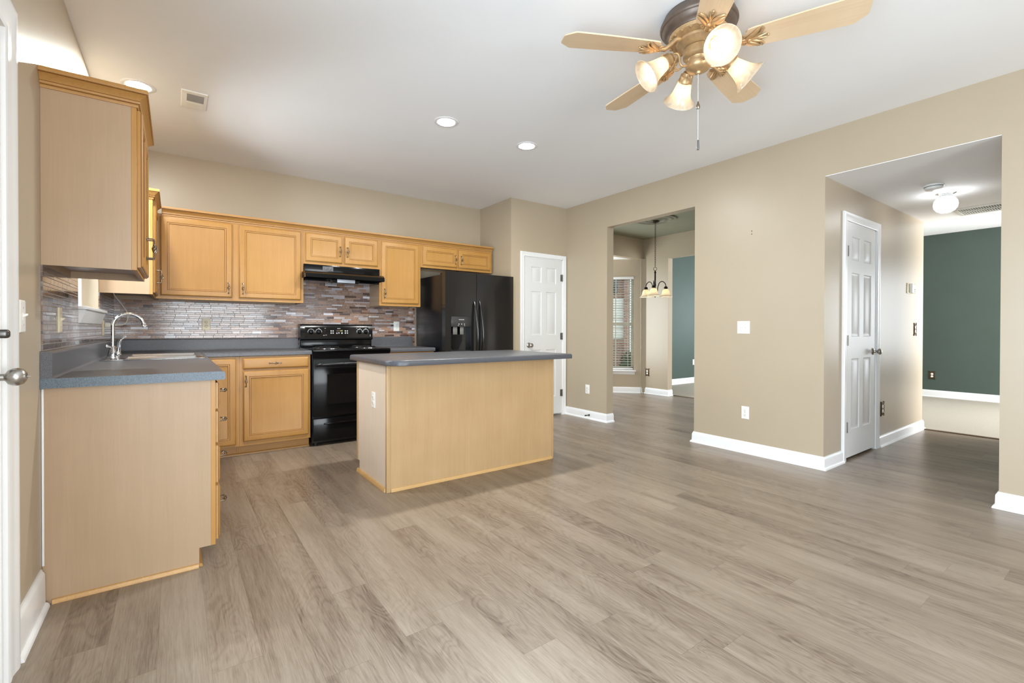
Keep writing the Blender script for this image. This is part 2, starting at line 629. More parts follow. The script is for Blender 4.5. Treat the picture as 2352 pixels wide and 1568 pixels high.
        me = bpy.data.meshes.new(name)
        bm.to_mesh(me)
        bm.free()
        me.materials.append(M[mat] if isinstance(mat, str) else mat)
        if mat2:
            me.materials.append(M[mat2])
        o = bpy.data.objects.new(name, me)
        COL.objects.link(o)
        if parent is not None:
            o.parent = parent
        return o


def tag(o, label=None, cat=None, group=None, kind=None):
    if label:
        o['label'] = label
    if cat:
        o['category'] = cat
    if group:
        o['group'] = group
    if kind:
        o['kind'] = kind
    return o


def thing(name, label, cat, loc=(0, 0, 0), group=None, kind=None, local=False):
    """empty at the base of a thing; parts are built in world coordinates unless local"""
    o = bpy.data.objects.new(name, None)
    o.empty_display_size = 0.05
    COL.objects.link(o)
    if not local:
        o.location = loc
        o['_o'] = [float(v) for v in loc]
    return tag(o, label, cat, group, kind)


def place(o, loc, rz=0.0):
    o.location = loc
    o.rotation_euler = (0, 0, rz)
    return o


def kids(o):
    return [c for c in bpy.data.objects if c.parent == o]


def copy_tree(o, parent=None):
    c = o.copy()
    COL.objects.link(c)
    if parent is not None:
        c.parent = parent
    for ch in kids(o):
        copy_tree(ch, c)
    return c


def struct(name, mb, mat, label, cat, parent=None):
    o = mb.build(name, mat, parent)
    return tag(o, label, cat, None, 'structure')


# ------------------------------------------------------------------ dimensions
H = 2.743
XL, YB, XA, YP, XR, XR2 = -0.443, 5.358, 3.336, 4.643, 4.243, 4.355
YREAR = -4.0
O1A, O1B, O2A, O2B, HD = 3.912, 2.735, 1.575, 0.585, 2.37
HC = 2.365
XD, YD = 6.78, 5.38
XLV, XFAR, YG = 6.90, 10.4, 5.79
Z3, X3, Y3 = Vector((0, 0, 1)), Vector((1, 0, 0)), Vector((0, 1, 0))

# ------------------------------------------------------------------ floor and ceilings
struct('floor', MB().box(-0.75, XLV + 0.04, -4.15, YD + 0.12, -0.12, 0.0).extrude([(4.5, YD + 0.12, 0), (6.72, YD + 0.12, 0), (6.0, 6.3, 0), (4.5, 6.3, 0)], (0, 0, -0.12)), 'floor', 'grey brown wood-look plank floor running through kitchen, hall and dining room', 'floor')
struct('floor_carpet', MB().box(XLV + 0.04, XFAR + 0.12, -2.62, 5.54, -0.12, 0.006).box(7.4, XFAR + 0.12, 5.54, YG + 0.12, -0.12, 0.006), 'carpet', 'beige carpet floor of the green room beyond the hall', 'floor')
m = MB()
m.box(XLV + 0.0, XLV + 0.045, O2B - 0.1, O2A, 0.0, 0.009, 0.003)
m.box(XLV + 0.0, XLV + 0.045, 3.2, 4.87, 0.0, 0.009, 0.003)
struct('trim_threshold', m, plain('carpet_edge_strip', (96, 74, 50), 0.5), 'brown edge strip between plank floor and carpet', 'trim')
struct('ceiling', MB().box(XL - 0.2, XR2, YREAR - 0.1, YB + 0.15, H, H + 0.12), 'ceil', 'smooth white kitchen ceiling', 'ceiling')
struct('ceiling_hall', MB().box(XR2, 7.0, 0.4, 1.75, HC, H + 0.12).box(XR + 0.001, XR2, O2B + 0.001, O2A - 0.001, HC, HD - 0.0005), 'ceil', 'lower white hall ceiling', 'ceiling')
struct('ceiling_dining', MB().box(XR2, XLV, 1.75, YD + 0.12, 2.735, 2.86), 'sage', 'sage green dining room ceiling', 'ceiling')
struct('ceiling_living', MB().box(7.0, XFAR + 0.12, -2.62, 5.54, H, H + 0.12).box(7.4, XFAR + 0.12, 5.54, YG + 0.12, H, H + 0.12), 'ceil', 'white ceiling of the green room', 'ceiling')
struct('ceiling_bay', MB().extrude([(4.6, YD + 0.12, 2.385), (6.78, YD + 0.12, 2.385), (6.06, 6.35, 2.385), (4.6, 6.35, 2.385)], (0, 0, 0.12)), 'ceil', 'white ceiling of the dining bay', 'ceiling')

# ------------------------------------------------------------------ walls
WY0, WY1, WZ0, WZ1 = 3.56, 4.405, 1.235, 2.1
m = MB()
t0 = XL - 0.15
m.box(t0, XL, YREAR - 0.1, -1.05, 0, H)
m.box(t0, XL, -1.05, 1.05, 2.16, H)
m.box(t0, XL, 1.05, 1.20, 0, H)
m.box(t0, XL, 1.20, 2.12, 2.06, H)
m.box(t0, XL, 2.12, WY0, 0, H)
m.box(t0, XL, WY0, WY1, 0, WZ0)
m.box(t0, XL, WY0, WY1, WZ1, H)
m.box(t0, XL, WY1, YB + 0.15, 0, H)
struct('wall_left', m, 'wall', 'tan wall with the sink window and the white door', 'wall')
struct('wall_back', MB().box(XL, XA + 0.11, YB, YB + 0.15, 0, H), 'wall', 'tan wall behind the cooker and fridge', 'wall')
struct('wall_alcove', MB().box(XA, XA + 0.11, YP, YB, 0, H), 'wall', 'short tan return wall right of the fridge', 'wall')
m = MB()
m.box(XA + 0.11, 3.535, YP, YP + 0.11, 0, H)
m.box(3.535, 4.175, YP, YP + 0.11, 2.05, H)
m.box(4.175, XR, YP, YP + 0.11, 0, H)
struct('wall_pantry', m, 'wall', 'tan wall holding the pantry door', 'wall')
m = MB()
m.box(XR, XR2, O1A, YP + 0.11, 0, H)
m.box(XR, XR2, O1B, O1A, HD, H)
m.box(XR, XR2, O2A, O1B, 0, H)
m.box(XR, XR2, O2B, O2A, HD, H)
m.box(XR, XR2, YREAR - 0.1, O2B, 0, H)
struct('wall_right', m, 'wall', 'tan wall with the dining and hall openings', 'wall')
m = MB()
m.box(XL, -0.2, YREAR - 0.1, YREAR, 0, H)
m.box(-0.2, 2.1, YREAR - 0.1, YREAR, 2.08, H)
m.box(2.1, 2.35, YREAR - 0.1, YREAR, 0, H)
m.box(2.35, 3.85, YREAR - 0.1, YREAR, 0, 0.75)
m.box(2.35, 3.85, YREAR - 0.1, YREAR, 2.15, H)
m.box(3.85, XR, YREAR - 0.1, YREAR, 0, H)
struct('wall_rear', m, 'wall', 'tan wall behind the viewer', 'wall')
# hall
m = MB()
m.box(XR2, 4.675, O2A, O2A + 0.115, 0, H)
m.box(4.675, 5.405, O2A, O2A + 0.115, 2.075, H)
m.box(5.405, 6.94, O2A, O2A + 0.115, 0, H)
struct('wall_hall', m, 'wall', 'glossy tan hall wall with the closet door', 'wall')
struct('wall_hall_near', MB().box(XR2, 7.0, O2B - 0.12, O2B - 0.005, 0, H), 'wall', 'tan hall wall opposite the closet door', 'wall')
# closet block behind the hall wall / south side of the dining room
struct('wall_dining_south', MB().box(XR2, XD, 2.3, 2.4, 0, H), 'wall', 'tan dining wall behind the closet', 'wall')
m = MB()
m.box(XD, XLV, 4.87, YD + 0.12, 0, H)
m.box(XD, XLV, 3.2, 4.87, 2.345, H)
m.box(XD, XLV, O2A + 0.115, 3.2, 0, H)
struct('wall_dining_right', m, 'wall', 'pale tan dining wall with the far doorway', 'wall')
m = MB()
m.box(XR2 + 0.0, 4.7, YD, YD + 0.12, 0, H)
m.box(4.7, 6.714, YD, YD + 0.12, 2.385, H)
m.box(6.714, XD, YD, YD + 0.12, 0, H)
struct('wall_dining_back', m, 'wall', 'tan dining wall with the bay opening', 'wall')
struct('wall_pantry_side', MB().box(XR2 - 0.112, XR2, YP + 0.11, YD, 0, H), 'wall', 'tan wall between pantry and dining room', 'wall')
# living room
m = MB()
m.box(XFAR, XFAR + 0.12, -2.62, -1.3, 0, H)
m.box(XFAR, XFAR + 0.12, -1.3, 0.3, 0, 0.6)
m.box(XFAR, XFAR + 0.12, -1.3, 0.3, 2.2, H)
m.box(XFAR, XFAR + 0.12, 0.3, 3.6, 0, H)
m.box(XFAR, XFAR + 0.12, 3.6, 5.0, 0, 0.8)
m.box(XFAR, XFAR + 0.12, 3.6, 5.0, 2.2, H)
m.box(XFAR, XFAR + 0.12, 5.0, YG + 0.12, 0, H)
struct('wall_living_far', m, 'green', 'dark green wall seen down the hall', 'wall')
struct('wall_living_end', MB().box(7.4, XFAR, YG, YG + 0.12, 0, H).box(XLV, 7.52, 5.44, 5.54, 0, H).box(7.4, 7.52, 5.54, YG, 0, H), 'green', 'green wall seen through the dining doorway', 'wall')
m = MB()
m.box(7.0, 7.3, -2.62, -2.5, 0, H)
m.box(7.3, 10.1, -2.62, -2.5, 0, 0.45)
m.box(7.3, 10.1, -2.62, -2.5, 2.35, H)
m.box(10.1, XFAR, -2.62, -2.5, 0, H)
struct('wall_living_south', m, 'green', 'green wall with the daylight window', 'wall')
struct('wall_living_near', MB().box(6.89, 7.0, -2.62, O2B - 0.12, 0, H), 'green', 'green wall beside the hall mouth', 'wall')

# angled bay wall: local x runs back towards the jamb, local -y faces the room
BAYO, BAYR = Vector((6.714, 5.386, 0)), R(-45)


def bay(o):
    return place(o, BAYO, BAYR)


S0, S1, BZ0, BZ1 = 0.118, 0.74, 0.405, 2.075
m = MB()
m.box(-S0, 0.16, 0.0, 0.12, 0, 2.385)
m.box(-S1, -S0, 0.0, 0.12, 0, BZ0)
m.box(-S1, -S0, 0.0, 0.12, BZ1, 2.385)
m.box(-1.06, -S1, 0.0, 0.12, 0, 2.385)
bay(struct('wall_bay_angled', m, 'wall', 'angled tan bay wall with the blind-covered window', 'wall'))
m = MB()
m.box(4.6, 4.7, YD + 0.12, 6.3, 0, 2.385)
m.box(4.7, 5.97, 6.13, 6.25, 0, 0.42)
m.box(4.7, 5.97, 6.13, 6.25, 2.1, 2.385)
struct('wall_bay_front', m, 'wall', 'low tan bay wall under the front bay window', 'wall')

# ------------------------------------------------------------------ baseboards


def bprof(h, shoe=True):
    p = [(0, 0), (0.028, 0), (0.027, 0.010), (0.022, 0.018), (0.015, 0.021)] if shoe else [(0, 0), (0.015, 0)]
    return p + [(0.014, h - 0.024), (0.011, h - 0.014), (0.007, h - 0.010), (0.005, h), (0, h)]


def baseboard(name, path, h, label):
    m = MB().sweep([Vector((x, y, 0)) for x, y in path], Z3, bprof(h))
    return struct(name, m, 'trim', label, 'baseboard')


baseboard('baseboard_left', [(XL, 2.235), (XL, 2.628)], 0.158, 'short white baseboard between white door and sink cabinets')
baseboard('baseboard_right', [(XR, YP - 0.001), (XR, O1A), (XR2, O1A)], 0.105, 'white baseboard left of the dining opening')
baseboard('baseboard_right_middle', [(XR2, O1B), (XR, O1B), (XR, O2A), (4.614, O2A)], 0.105, 'white baseboard between the dining and hall openings')
baseboard('baseboard_right_near', [(XR2, O2B), (XR, O2B), (XR, YREAR)], 0.105, 'white baseboard right of the hall opening')
baseboard('baseboard_hall', [(5.505, O2A), (6.94, O2A), (6.94, O2A + 0.115)], 0.105, 'white hall baseboard beyond the closet door')
baseboard('baseboard_dining', [(XD - 0.066, YD), (XD, YD), (XD, 4.87), (XLV, 4.87)], 0.105, 'white baseboard on the pale dining wall')
bay(struct('baseboard_bay', MB().sweep([(-1.0, 0, 0), (0.0, 0, 0)], Z3, bprof(0.105)), 'trim', 'white baseboard under the bay window', 'baseboard'))
baseboard('baseboard_living', [(XFAR, YG), (XFAR, -2.5)], 0.12, 'white baseboard under the dark green wall')
baseboard('baseboard_living_end', [(7.52, YG), (XFAR, YG)], 0.12, 'white baseboard under the green wall past the dining room')

# ------------------------------------------------------------------ doors
CAS = [(0.0, 0.0), (0.0, 0.012), (0.008, 0.016), (0.03, 0.014), (0.045, 0.017), (0.058, 0.021), (0.068, 0.021), (0.075, 0.014), (0.075, 0.0)]


def cas(wd):
    return [(o * wd / 0.075, h) for o, h in CAS]


def six_panel(m, x0, x1, z0, z1, y, th):
    """slab facing -y with six raised panels"""
    wd = x1 - x0
    st = 0.165 * wd
    md = 0.13 * wd
    pw = (wd - 2 * st - md) / 2
    xs = [x0, x0 + st, x0 + st + pw, x0 + st + pw + md, x1 - st, x1]
    hz = z1 - z0
    zs = [z0 + hz * f for f in (0, 0.115, 0.42, 0.515, 0.79, 0.845, 0.945, 1.0)]
    for i in range(5):
        for j in range(7):
            pan = i in (1, 3) and j in (1, 3, 5)
            a, b, c, d = xs[i], xs[i + 1], zs[j], zs[j + 1]
            if pan:
                m.loops((a, y, c), X3, Z3, (0, -1, 0), b - a, d - c,
                        [(0, 0), (0.006, -0.007), (0.014, -0.008), (0.020, -0.008), (0.034, -0.0015)], back=False)
            else:
                vs = [m.bm.verts.new(p) for p in ((a, y, c), (b, y, c), (b, y, d), (a, y, d))]
                m.face(vs)
    # edges and back
    vs = [m.bm.verts.new(p) for p in ((x0, y + th, z0), (x1, y + th, z0), (x1, y + th, z1), (x0, y + th, z1))]
    m.face(vs[::-1])
    fr = [m.bm.verts.new(p) for p in ((x0, y, z0), (x1, y, z0), (x1, y, z1), (x0, y, z1))]
    for q in range(4):
        m.face([fr[q], vs[q], vs[(q + 1) % 4], fr[(q + 1) % 4]])


def knob_mb(c, n):
    c, n = Vector(c), Vector(n)
    m = MB()
    m.lathe(c, n, [(0.0, 0), (0.033, 0.0), (0.033, 0.004), (0.027, 0.010), (0.014, 0.013), (0.011, 0.018), (0.011, 0.034), (0.014, 0.038),
                   (0.024, 0.044), (0.028, 0.053), (0.027, 0.062), (0.019, 0.069), (0.007, 0.071), (0.0, 0.071)], 24)
    return m


def make_door(name, x0, x1, zt, hinge_right, label, cw, yw, zb=0.022):
    """door in a wall facing -y; x0..x1 slab"""
    d = thing(name, label, 'door', (0.5 * (x0 + x1), yw, 0), kind='structure')
    m = MB()
    six_panel(m, x0, x1, zb, zt, yw - 0.004, 0.035)
    m.build('door_leaf', 'door', d)
    g = 0.012
    MB().sweep([(x1 + g, yw, 0.0), (x1 + g, yw, zt + g), (x0 - g, yw, zt + g), (x0 - g, yw, 0.0)], (0, -1, 0), cas(cw)).build('casing', 'trim', d)
    m = MB()
    m.box(x0 - g - 0.001, x0 - 0.002, yw + 0.001, yw + 0.10, 0, zt + g)
    m.box(x1 + 0.002, x1 + g + 0.001, yw + 0.001, yw + 0.10, 0, zt + g)
    m.box(x0 - g, x1 + g, yw + 0.001, yw + 0.10, zt + 0.002, zt + g)
    m.build('jamb', 'trim', d)
    kx = x0 + 0.065 if hinge_right else x1 - 0.065
    knob_mb((kx, yw - 0.004, 0.93), (0, -1, 0)).build('knob', 'nickel', d)
    hx = x1 if hinge_right else x0
    for hz in (0.29, 1.04, 1.81):
        m = MB()
        m.cyl((hx + (0.004 if hinge_right else -0.004), yw - 0.013, hz - 0.045), (hx + (0.004 if hinge_right else -0.004), yw - 0.013, hz + 0.045), 0.0085, seg=10)
        m.box(hx - (0.024 if hinge_right else 0.012), hx + (0.012 if hinge_right else 0.024), yw - 0.0072, yw - 0.0035, hz - 0.044, hz + 0.044)
        m.build('hinge', 'hinge', d)
    return d


make_door('door_2', 3.546, 4.163, 2.035, True, 'white six-panel pantry door beside the refrigerator', 0.058, YP)
make_door('door_3', 4.688, 5.392, 2.06, False, 'white six-panel closet door in the hall', 0.072, O2A)
# entry door on the left wall (faces +x)
d = thing('door_1', 'white entry door with round knob at the left edge of the view', 'door', (XL, 1.66, 0), kind='structure')
m = MB()
m.loops((XL - 0.03, 1.215, 0.02), Y3, Z3, X3, 0.887, 2.02, [(0, -0.04), (0, 0), (0.12, 0), (0.128, -0.007), (0.15, -0.008), (0.17, -0.001)])
m.build('door_leaf', 'door', d)
MB().sweep([(XL, 2.125, 0.0), (XL, 2.125, 2.075), (XL, 1.19, 2.075), (XL, 1.19, 0.0)], X3, cas(0.105)).build('casing', 'trim', d)
m = MB()
m.box(XL - 0.14, XL + 0.001, 2.105, 2.119, 0, 2.055)
m.box(XL - 0.14, XL + 0.001, 1.201, 1.213, 0, 2.055)
m.box(XL - 0.14, XL + 0.001, 1.201, 2.119, 2.042, 2.056)
m.build('jamb', 'trim', d)
m = MB()
m.lathe((XL - 0.03, 1.99, 0.985), X3, [(0, 0), (0.034, 0), (0.034, 0.006), (0.027, 0.014), (0.014, 0.017), (0.0105, 0.022), (0.0105, 0.064), (0.014, 0.068),
                                       (0.021, 0.072), (0.0262, 0.082), (0.0265, 0.092), (0.022, 0.104), (0.012, 0.111), (0, 0.112)], 28)
m.cyl((XL + 0.081, 1.99, 0.985), (XL + 0.090, 1.99, 0.985), 0.003, 0.001, 8)
m.build('knob', 'nickel', d)
m = MB()
m.lathe((XL - 0.03, 1.99, 1.113), X3, [(0, 0), (0.034, 0), (0.033, 0.010), (0.026, 0.020), (0, 0.021)], 24)
m.box(XL - 0.012, XL + 0.046, 1.976, 2.004, 1.100, 1.126, 0.0085, 3)
m.build('deadbolt', plain('dark_nickel', (92, 90, 88), 0.3, 0.9), d)

# ------------------------------------------------------------------ windows
d = thing('window_1', 'white framed kitchen window over the sink', 'window', (XL, 3.98, WZ0), kind='structure')
m = MB()
xg = XL - 0.105
for a, b, c, e in ((WY0, WY0 + 0.04, WZ0, WZ1), (WY1 - 0.04, WY1, WZ0, WZ1), (WY0, WY1, WZ0, WZ0 + 0.045), (WY0, WY1, WZ1 - 0.04, WZ1), (WY0 + 0.04, WY1 - 0.04, 1.66, 1.70)):
    m.box(xg - 0.03, xg + 0.02, a, b, c, e, 0.004)
m.build('window_frame', 'trim', d)
MB().box(xg - 0.008, xg - 0.002, WY0 + 0.02, WY1 - 0.02, WZ0 + 0.02, WZ1 - 0.02).build('pane', 'glass', d)
m = MB()
m.box(XL - 0.085, XL + 0.0004, WY0 + 0.001, WY1 - 0.001, WZ0 - 0.0, WZ0 + 0.02)
m.box(XL + 0.0005, XL + 0.045, WY0 - 0.05, WY1 + 0.05, WZ0, WZ0 + 0.02, 0.004)
m.build('window_sill', 'trim', d)
m = MB()
m.extrude([(XL + 0.012, WY0 - 0.03, WZ0 - 0.001), (XL + 0.034, WY0 - 0.03, WZ0 - 0.001), (XL + 0.030, WY0 - 0.03, WZ0 - 0.02), (XL + 0.016, WY0 - 0.03, WZ0 - 0.06), (XL + 0.012, WY0 - 0.03, WZ0 - 0.075),
           (XL + 0.0005, WY0 - 0.03, WZ0 - 0.075), (XL + 0.0005, WY0 - 0.03, WZ0 - 0.001)], (0, WY1 - WY0 + 0.06, 0))
m.build('window_apron', 'trim', d)

# bay window (local frame of the angled wall)
d = thing('window_2', 'tall dining bay window with white sill', 'window', kind='structure', local=True)
m = MB()
for a, b, c, e in ((-S1, -S1 + 0.04, BZ0, BZ1), (-S0 - 0.04, -S0, BZ0, BZ1), (-S1, -S0, BZ0, BZ0 + 0.05), (-S1, -S0, BZ1 - 0.04, BZ1)):
    m.box(a, b, 0.06, 0.115, c, e)
m.box(-S1, -S0, 0.05, 0.11, 1.20, 1.25)
m.box(-0.44, -0.424, 0.075, 0.1, BZ0, BZ1)
m.build('window_frame', plain('taupe_window_frame', (196, 190, 170), 0.4), d)
MB().box(-S1 + 0.02, -S0 - 0.02, 0.085, 0.09, BZ0 + 0.02, BZ1 - 0.02).build('pane', 'glass', d)
m = MB()
m.box(-S1 - 0.04, -S0 + 0.035, -0.06, -0.0005, BZ0 - 0.02, BZ0, 0.004)
m.box(-S1 + 0.001, -S0 - 0.001, -0.001, 0.06, BZ0 - 0.0005, BZ0 + 0.004)
m.build('window_sill', 'trim', d)
m = MB()
m.extrude([(-S1 - 0.02, -0.0005, BZ0 - 0.021), (-S1 - 0.02, -0.045, BZ0 - 0.021), (-S1 - 0.02, -0.03, BZ0 - 0.04), (-S1 - 0.02, -0.014, BZ0 - 0.075), (-S1 - 0.02, -0.0005, BZ0 - 0.08)], (S1 - S0 + 0.035, 0, 0))
m.build('window_apron', 'trim', d)
bay(d)
d = thing('window_blind', 'white slatted horizontal blind hanging in the dining bay window', 'blind', local=True)
m = MB()
for k in range(36):
    z = BZ0 + 0.06 + k * 0.0437
    m.extrude([(-S1 + 0.012, 0.010, z + 0.004), (-S1 + 0.012, 0.028, z + 0.006), (-S1 + 0.012, 0.046, z - 0.002), (-S1 + 0.012, 0.046, z - 0.0045), (-S1 + 0.012, 0.028, z + 0.0035), (-S1 + 0.012, 0.010, z + 0.0015)], (S1 - S0 - 0.024, 0, 0))
m.build('slats', plain('blind_slat', (206, 206, 196), 0.45), d)
MB().box(-S1 + 0.004, -S0 - 0.004, -0.012, 0.05, BZ1 - 0.045, BZ1 - 0.002, 0.004).build('headrail', 'trim', d)
MB().box(-S1 + 0.012, -S0 - 0.012, 0.008, 0.05, BZ0 + 0.012, BZ0 + 0.034, 0.004).build('bottom_rail', 'trim', d)
m = MB()
for q in (-S1 + 0.1, -0.5 * (S0 + S1), -S0 - 0.1):
    m.box(q - 0.002, q + 0.002, 0.0085, 0.0105, BZ0 + 0.02, BZ1 - 0.03)
    m.box(q - 0.002, q + 0.002, 0.046, 0.048, BZ0 + 0.02, BZ1 - 0.03)
m.build('ladder_cord', 'cord', d)
bay(d)

# ------------------------------------------------------------------ cabinet pull (shared mesh; local z along the pull, sticks out to -y)


def pull_mesh():
    m = MB()
    Lh, out = 0.048, 0.033
    for s in (-1, 1):
        m.tube([(0, 0, s * Lh), (0, -out * 0.75, s * Lh), (0, -out * 0.95, s * (Lh - 0.003)), (0, -out, s * (Lh - 0.010)), (0, -out, s * 0.019)], 0.0034, 8)
        m.lathe((0, -0.0005, s * Lh), (0, -1, 0), [(0, 0), (0.007, 0), (0.0065, 0.002), (0.004, 0.004), (0, 0.004)], 12)
        m.lathe((0, -out, s * 0.017), (0, 0, s), [(0, -0.003), (0.0052, -0.002), (0.0056, 0.001), (0.0034, 0.005), (0, 0.005)], 10)
    for k in range(4):
        pts = []
        for q in range(13):
            t = q / 12
            r = 0.0095 * math.sin(PI * t) ** 0.7 if 0 < q < 12 else 0.0015
            a = k * PI / 2 + t * PI * 1.1
            pts.append((r * math.cos(a), -out + r * math.sin(a), -0.018 + 0.036 * t))
        m.tube(pts, 0.0022, 6)
    o = m.build('handle', 'pewter')
    me = o.data
    bpy.data.objects.remove(o)
    return me


PULL = pull_mesh()


def add_pull(parent, x, y, z, horiz=False):
    o = bpy.data.objects.new('handle', PULL)
    COL.objects.link(o)
    o.parent = parent
    o.location = (x, y, z)
    if horiz:
        o.rotation_euler = (0, R(90), 0)
    return o


DOORP = [(0, 0), (0, 0.011), (0.0035, 0.0125), (0.0045, 0.0155), (0.009, 0.0195), (0.012, 0.020), (0.047, 0.020), (0.0485, 0.017), (0.0505, 0.0165), (0.0525, 0.0185), (0.060, 0.0185), (0.0615, 0.0155), (0.0635, 0.0125), (0.066, 0.012)]
DOORG = (3, 8, 12)
DRAWP = [(0, 0), (0, 0.011), (0.003, 0.0125), (0.0045, 0.0145), (0.014, 0.0195), (0.017, 0.020)]


def cab_door(root, x0, x1, z0, z1, hx=None, hz=None, mat='maple', name='door', prof=DOORP, y=0.0, horiz=False):
    m = MB().loops((x0, y - 0.0005, z0), X3, Z3, (0, -1, 0), x1 - x0, z1 - z0, prof, gl=DOORG if prof is DOORP else (3,))
    o = m.build(name, mat, root, mat2='glaze')
    if hx is not None:
        add_pull(o, hx, y - 0.0205, hz, horiz)
    return o


def carcass(root, wd, dp, z0, z1, mat='maple', frame_l=0.04, frame_r=0.04, rail_t=0.04, rail_b=0.04, mid=(), rec=0.035, endmat=None, name='carcass'):
    """local cabinet: face frame plane at y=0 facing -y, body to y=dp"""
    m = MB()
    th = 0.016
    m.box(0.0, th, 0.019, dp, z0, z1)
    m.box(wd - th, wd, 0.019, dp, z0, z1)
    m.box(th, wd - th, 0.019, dp, z0 + rec, z0 + rec + th)
    m.box(th, wd - th, 0.019, dp, z1 - th, z1)
    m.box(th, wd - th, dp - 0.008, dp, z0, z1 - th)
    o = m.build(name, endmat or mat, root)
    f = MB()
    f.box(0, frame_l, 0, 0.019, z0, z1, 0.001, 1)
    f.box(wd - frame_r, wd, 0, 0.019, z0, z1, 0.001, 1)
    f.box(frame_l, wd - frame_r, 0.0005, 0.019, z0, z0 + rail_b)
    f.box(frame_l, wd - frame_r, 0.0005, 0.019, z1 - rail_t, z1)
    for a, b, c, e in mid:
        f.box(a, b, 0.0005, 0.019, c, e)
    f.build('face_frame', mat, root)
    return o


CROWN = [(0.0, -0.014), (0.005, -0.014), (0.007, -0.003), (0.0065, 0.0), (0.012, 0.002), (0.014, 0.010), (0.013, 0.013), (0.018, 0.021), (0.030, 0.032), (0.036, 0.036), (0.0355, 0.039), (0.042, 0.040), (0.043, 0.048), (0.042, 0.058), (0.0, 0.058)]


def crown(root, path, z):
    MB().sweep([Vector((x, y, z)) for x, y in path], Z3, CROWN, gl=(2, 5, 9)).build('crown_molding', 'maple_h', root, mat2='glaze')


UZ0, UZ1 = 1.388, 2.12
DPU = 0.305
# near-left wall cabinet (local x -> world +y, front faces +x)
c = thing('wall_cabinet', 'large upper cabinet nearest the viewer, its plain tan end panel facing us', 'cabinet', local=True, group=None)
wd = 0.625
carcass(c, wd, DPU, UZ0, UZ1, endmat='panel')
MB().box(0.017, wd - 0.017, 0.02, DPU - 0.009, UZ0 + 0.0335, UZ0 + 0.0348).build('underside', 'inside', c)
for a, b, hx in ((0.022, 0.310, 0.285), (0.316, wd - 0.02, 0.341)):
    cab_door(c, a, b, UZ0 + 0.015, UZ1 - 0.018, hx, UZ0 + 0.14)
crown(c, [(0, DPU), (0, 0), (wd, 0), (wd, DPU)], UZ1)
place(c, (XL + DPU + 0.0005, 2.655, 0), R(90))
# far-left wall cabinet in the corner
c = thing('wall_cabinet', 'narrow upper cabinet in the far left corner, past the sink window', 'cabinet', local=True)
wd = YB - 4.45 - 0.0005
carcass(c, wd, DPU, UZ0, UZ1, endmat='panel', frame_r=0.35)
MB().box(0.017, wd - 0.017, 0.02, DPU - 0.009, UZ0 + 0.0335, UZ0 + 0.0348).build('underside', 'inside', c)
cab_door(c, 0.03, 0.555, UZ0 + 0.015, UZ1 - 0.018, 0.055, UZ0 + 0.14)
crown(c, [(0, DPU), (0, 0), (0.57, 0)], UZ1)
place(c, (XL + DPU + 0.0005, 4.45, 0), R(90))
# back wall cabinets
YU = YB - 0.3255
DB = YB - YU - 0.0005
XC0 = XL + DPU + 0.0015


def back_cab(x0, x1, z0, label, doors, fl=0.04, fr=0.04, cr0=0.0, mid=None):
    c = thing('wall_cabinet', label, 'cabinet', local=True)
    wd = x1 - x0
    mids = [(a - x0, b - x0, z0 + 0.04, UZ1 - 0.04) for a, b in (mid or [])]
    carcass(c, wd, DB, z0, UZ1, frame_l=fl, frame_r=fr, mid=mids, endmat='panel')
    for a, b, hx, hz in doors:
        cab_door(c, a - x0, b - x0, z0 + 0.028, UZ1 - 0.022, hx - x0, hz)
    crown(c, [(cr0, 0), (wd, 0)], UZ1)
    place(c, (x0, YU, 0), 0)
    return c


back_cab(XC0, 1.045, UZ0, 'wide two-door upper cabinet left of the range hood', [(-0.105, 0.43, 0.398, UZ0 + 0.115), (0.482, 1.02, 0.512, UZ0 + 0.115)], cr0=0.043, mid=[(0.42, 0.49)])
back_cab(1.0455, 1.825, 1.785, 'short two-door upper cabinet above the black range hood', [(1.062, 1.425, 1.398, 1.935), (1.447, 1.805, 1.474, 1.935)], mid=[(1.415, 1.457)])
back_cab(1.8255, 2.316, UZ0, 'single-door upper cabinet between range hood and refrigerator', [(1.845, 2.292, 1.877, UZ0 + 0.135)])
back_cab(2.3165, 3.308, 1.85, 'low two-door upper cabinet over the refrigerator', [(2.34, 2.795, 2.765, 1.972), (2.815, 3.283, 2.846, 1.972)], mid=[(2.785, 2.825)])

# ------------------------------------------------------------------ base cabinets
BT = 0.884


def base_shell(c, wd, dp, toe=True, endmat='maple', fl=0.035, fr=0.035, mid=(), notch_l=True):
    m = MB()
    th = 0.016
    prof = [(0.019, 0.09), (0.019, BT), (dp, BT), (dp, 0.0), (0.066, 0.0), (0.066, 0.09)]
    for x in (0.0, wd - th):
        m.extrude([(x, a, b) for a, b in prof], (th, 0, 0))
    m.box(th, wd - th, 0.066, dp, 0.09, 0.106)
    m.box(th, wd - th, dp - 0.008, dp, 0.106, BT)
    m.build('carcass', endmat, c)
    f = MB()
    f.box(0, fl, 0, 0.019, 0.09, BT, 0.001, 1)
    f.box(wd - fr, wd, 0, 0.019, 0.09, BT, 0.001, 1)
    f.box(fl, wd - fr, 0.0005, 0.019, 0.09, 0.13)
    f.box(fl, wd - fr, 0.0005, 0.019, BT - 0.03, BT)
    for a, b, cc, e in mid:
        f.box(a, b, 0.0005, 0.019, cc, e)
    f.build('face_frame', 'maple', c)
    m = MB()
    m.box(th + 0.0005, wd - th - 0.0005, 0.067, 0.079, 0.0, 0.0895)
    m.extrude([(0.0, 0.0655, 0.0), (0.0, 0.052, 0.0), (0.0, 0.053, 0.009), (0.0, 0.058, 0.015), (0.0, 0.0655, 0.017)], (wd, 0, 0))
    m.build('toe_kick', 'maple_h', c)


DPB = 0.598
XF = XL + DPB + 0.001   # front plane of the left run
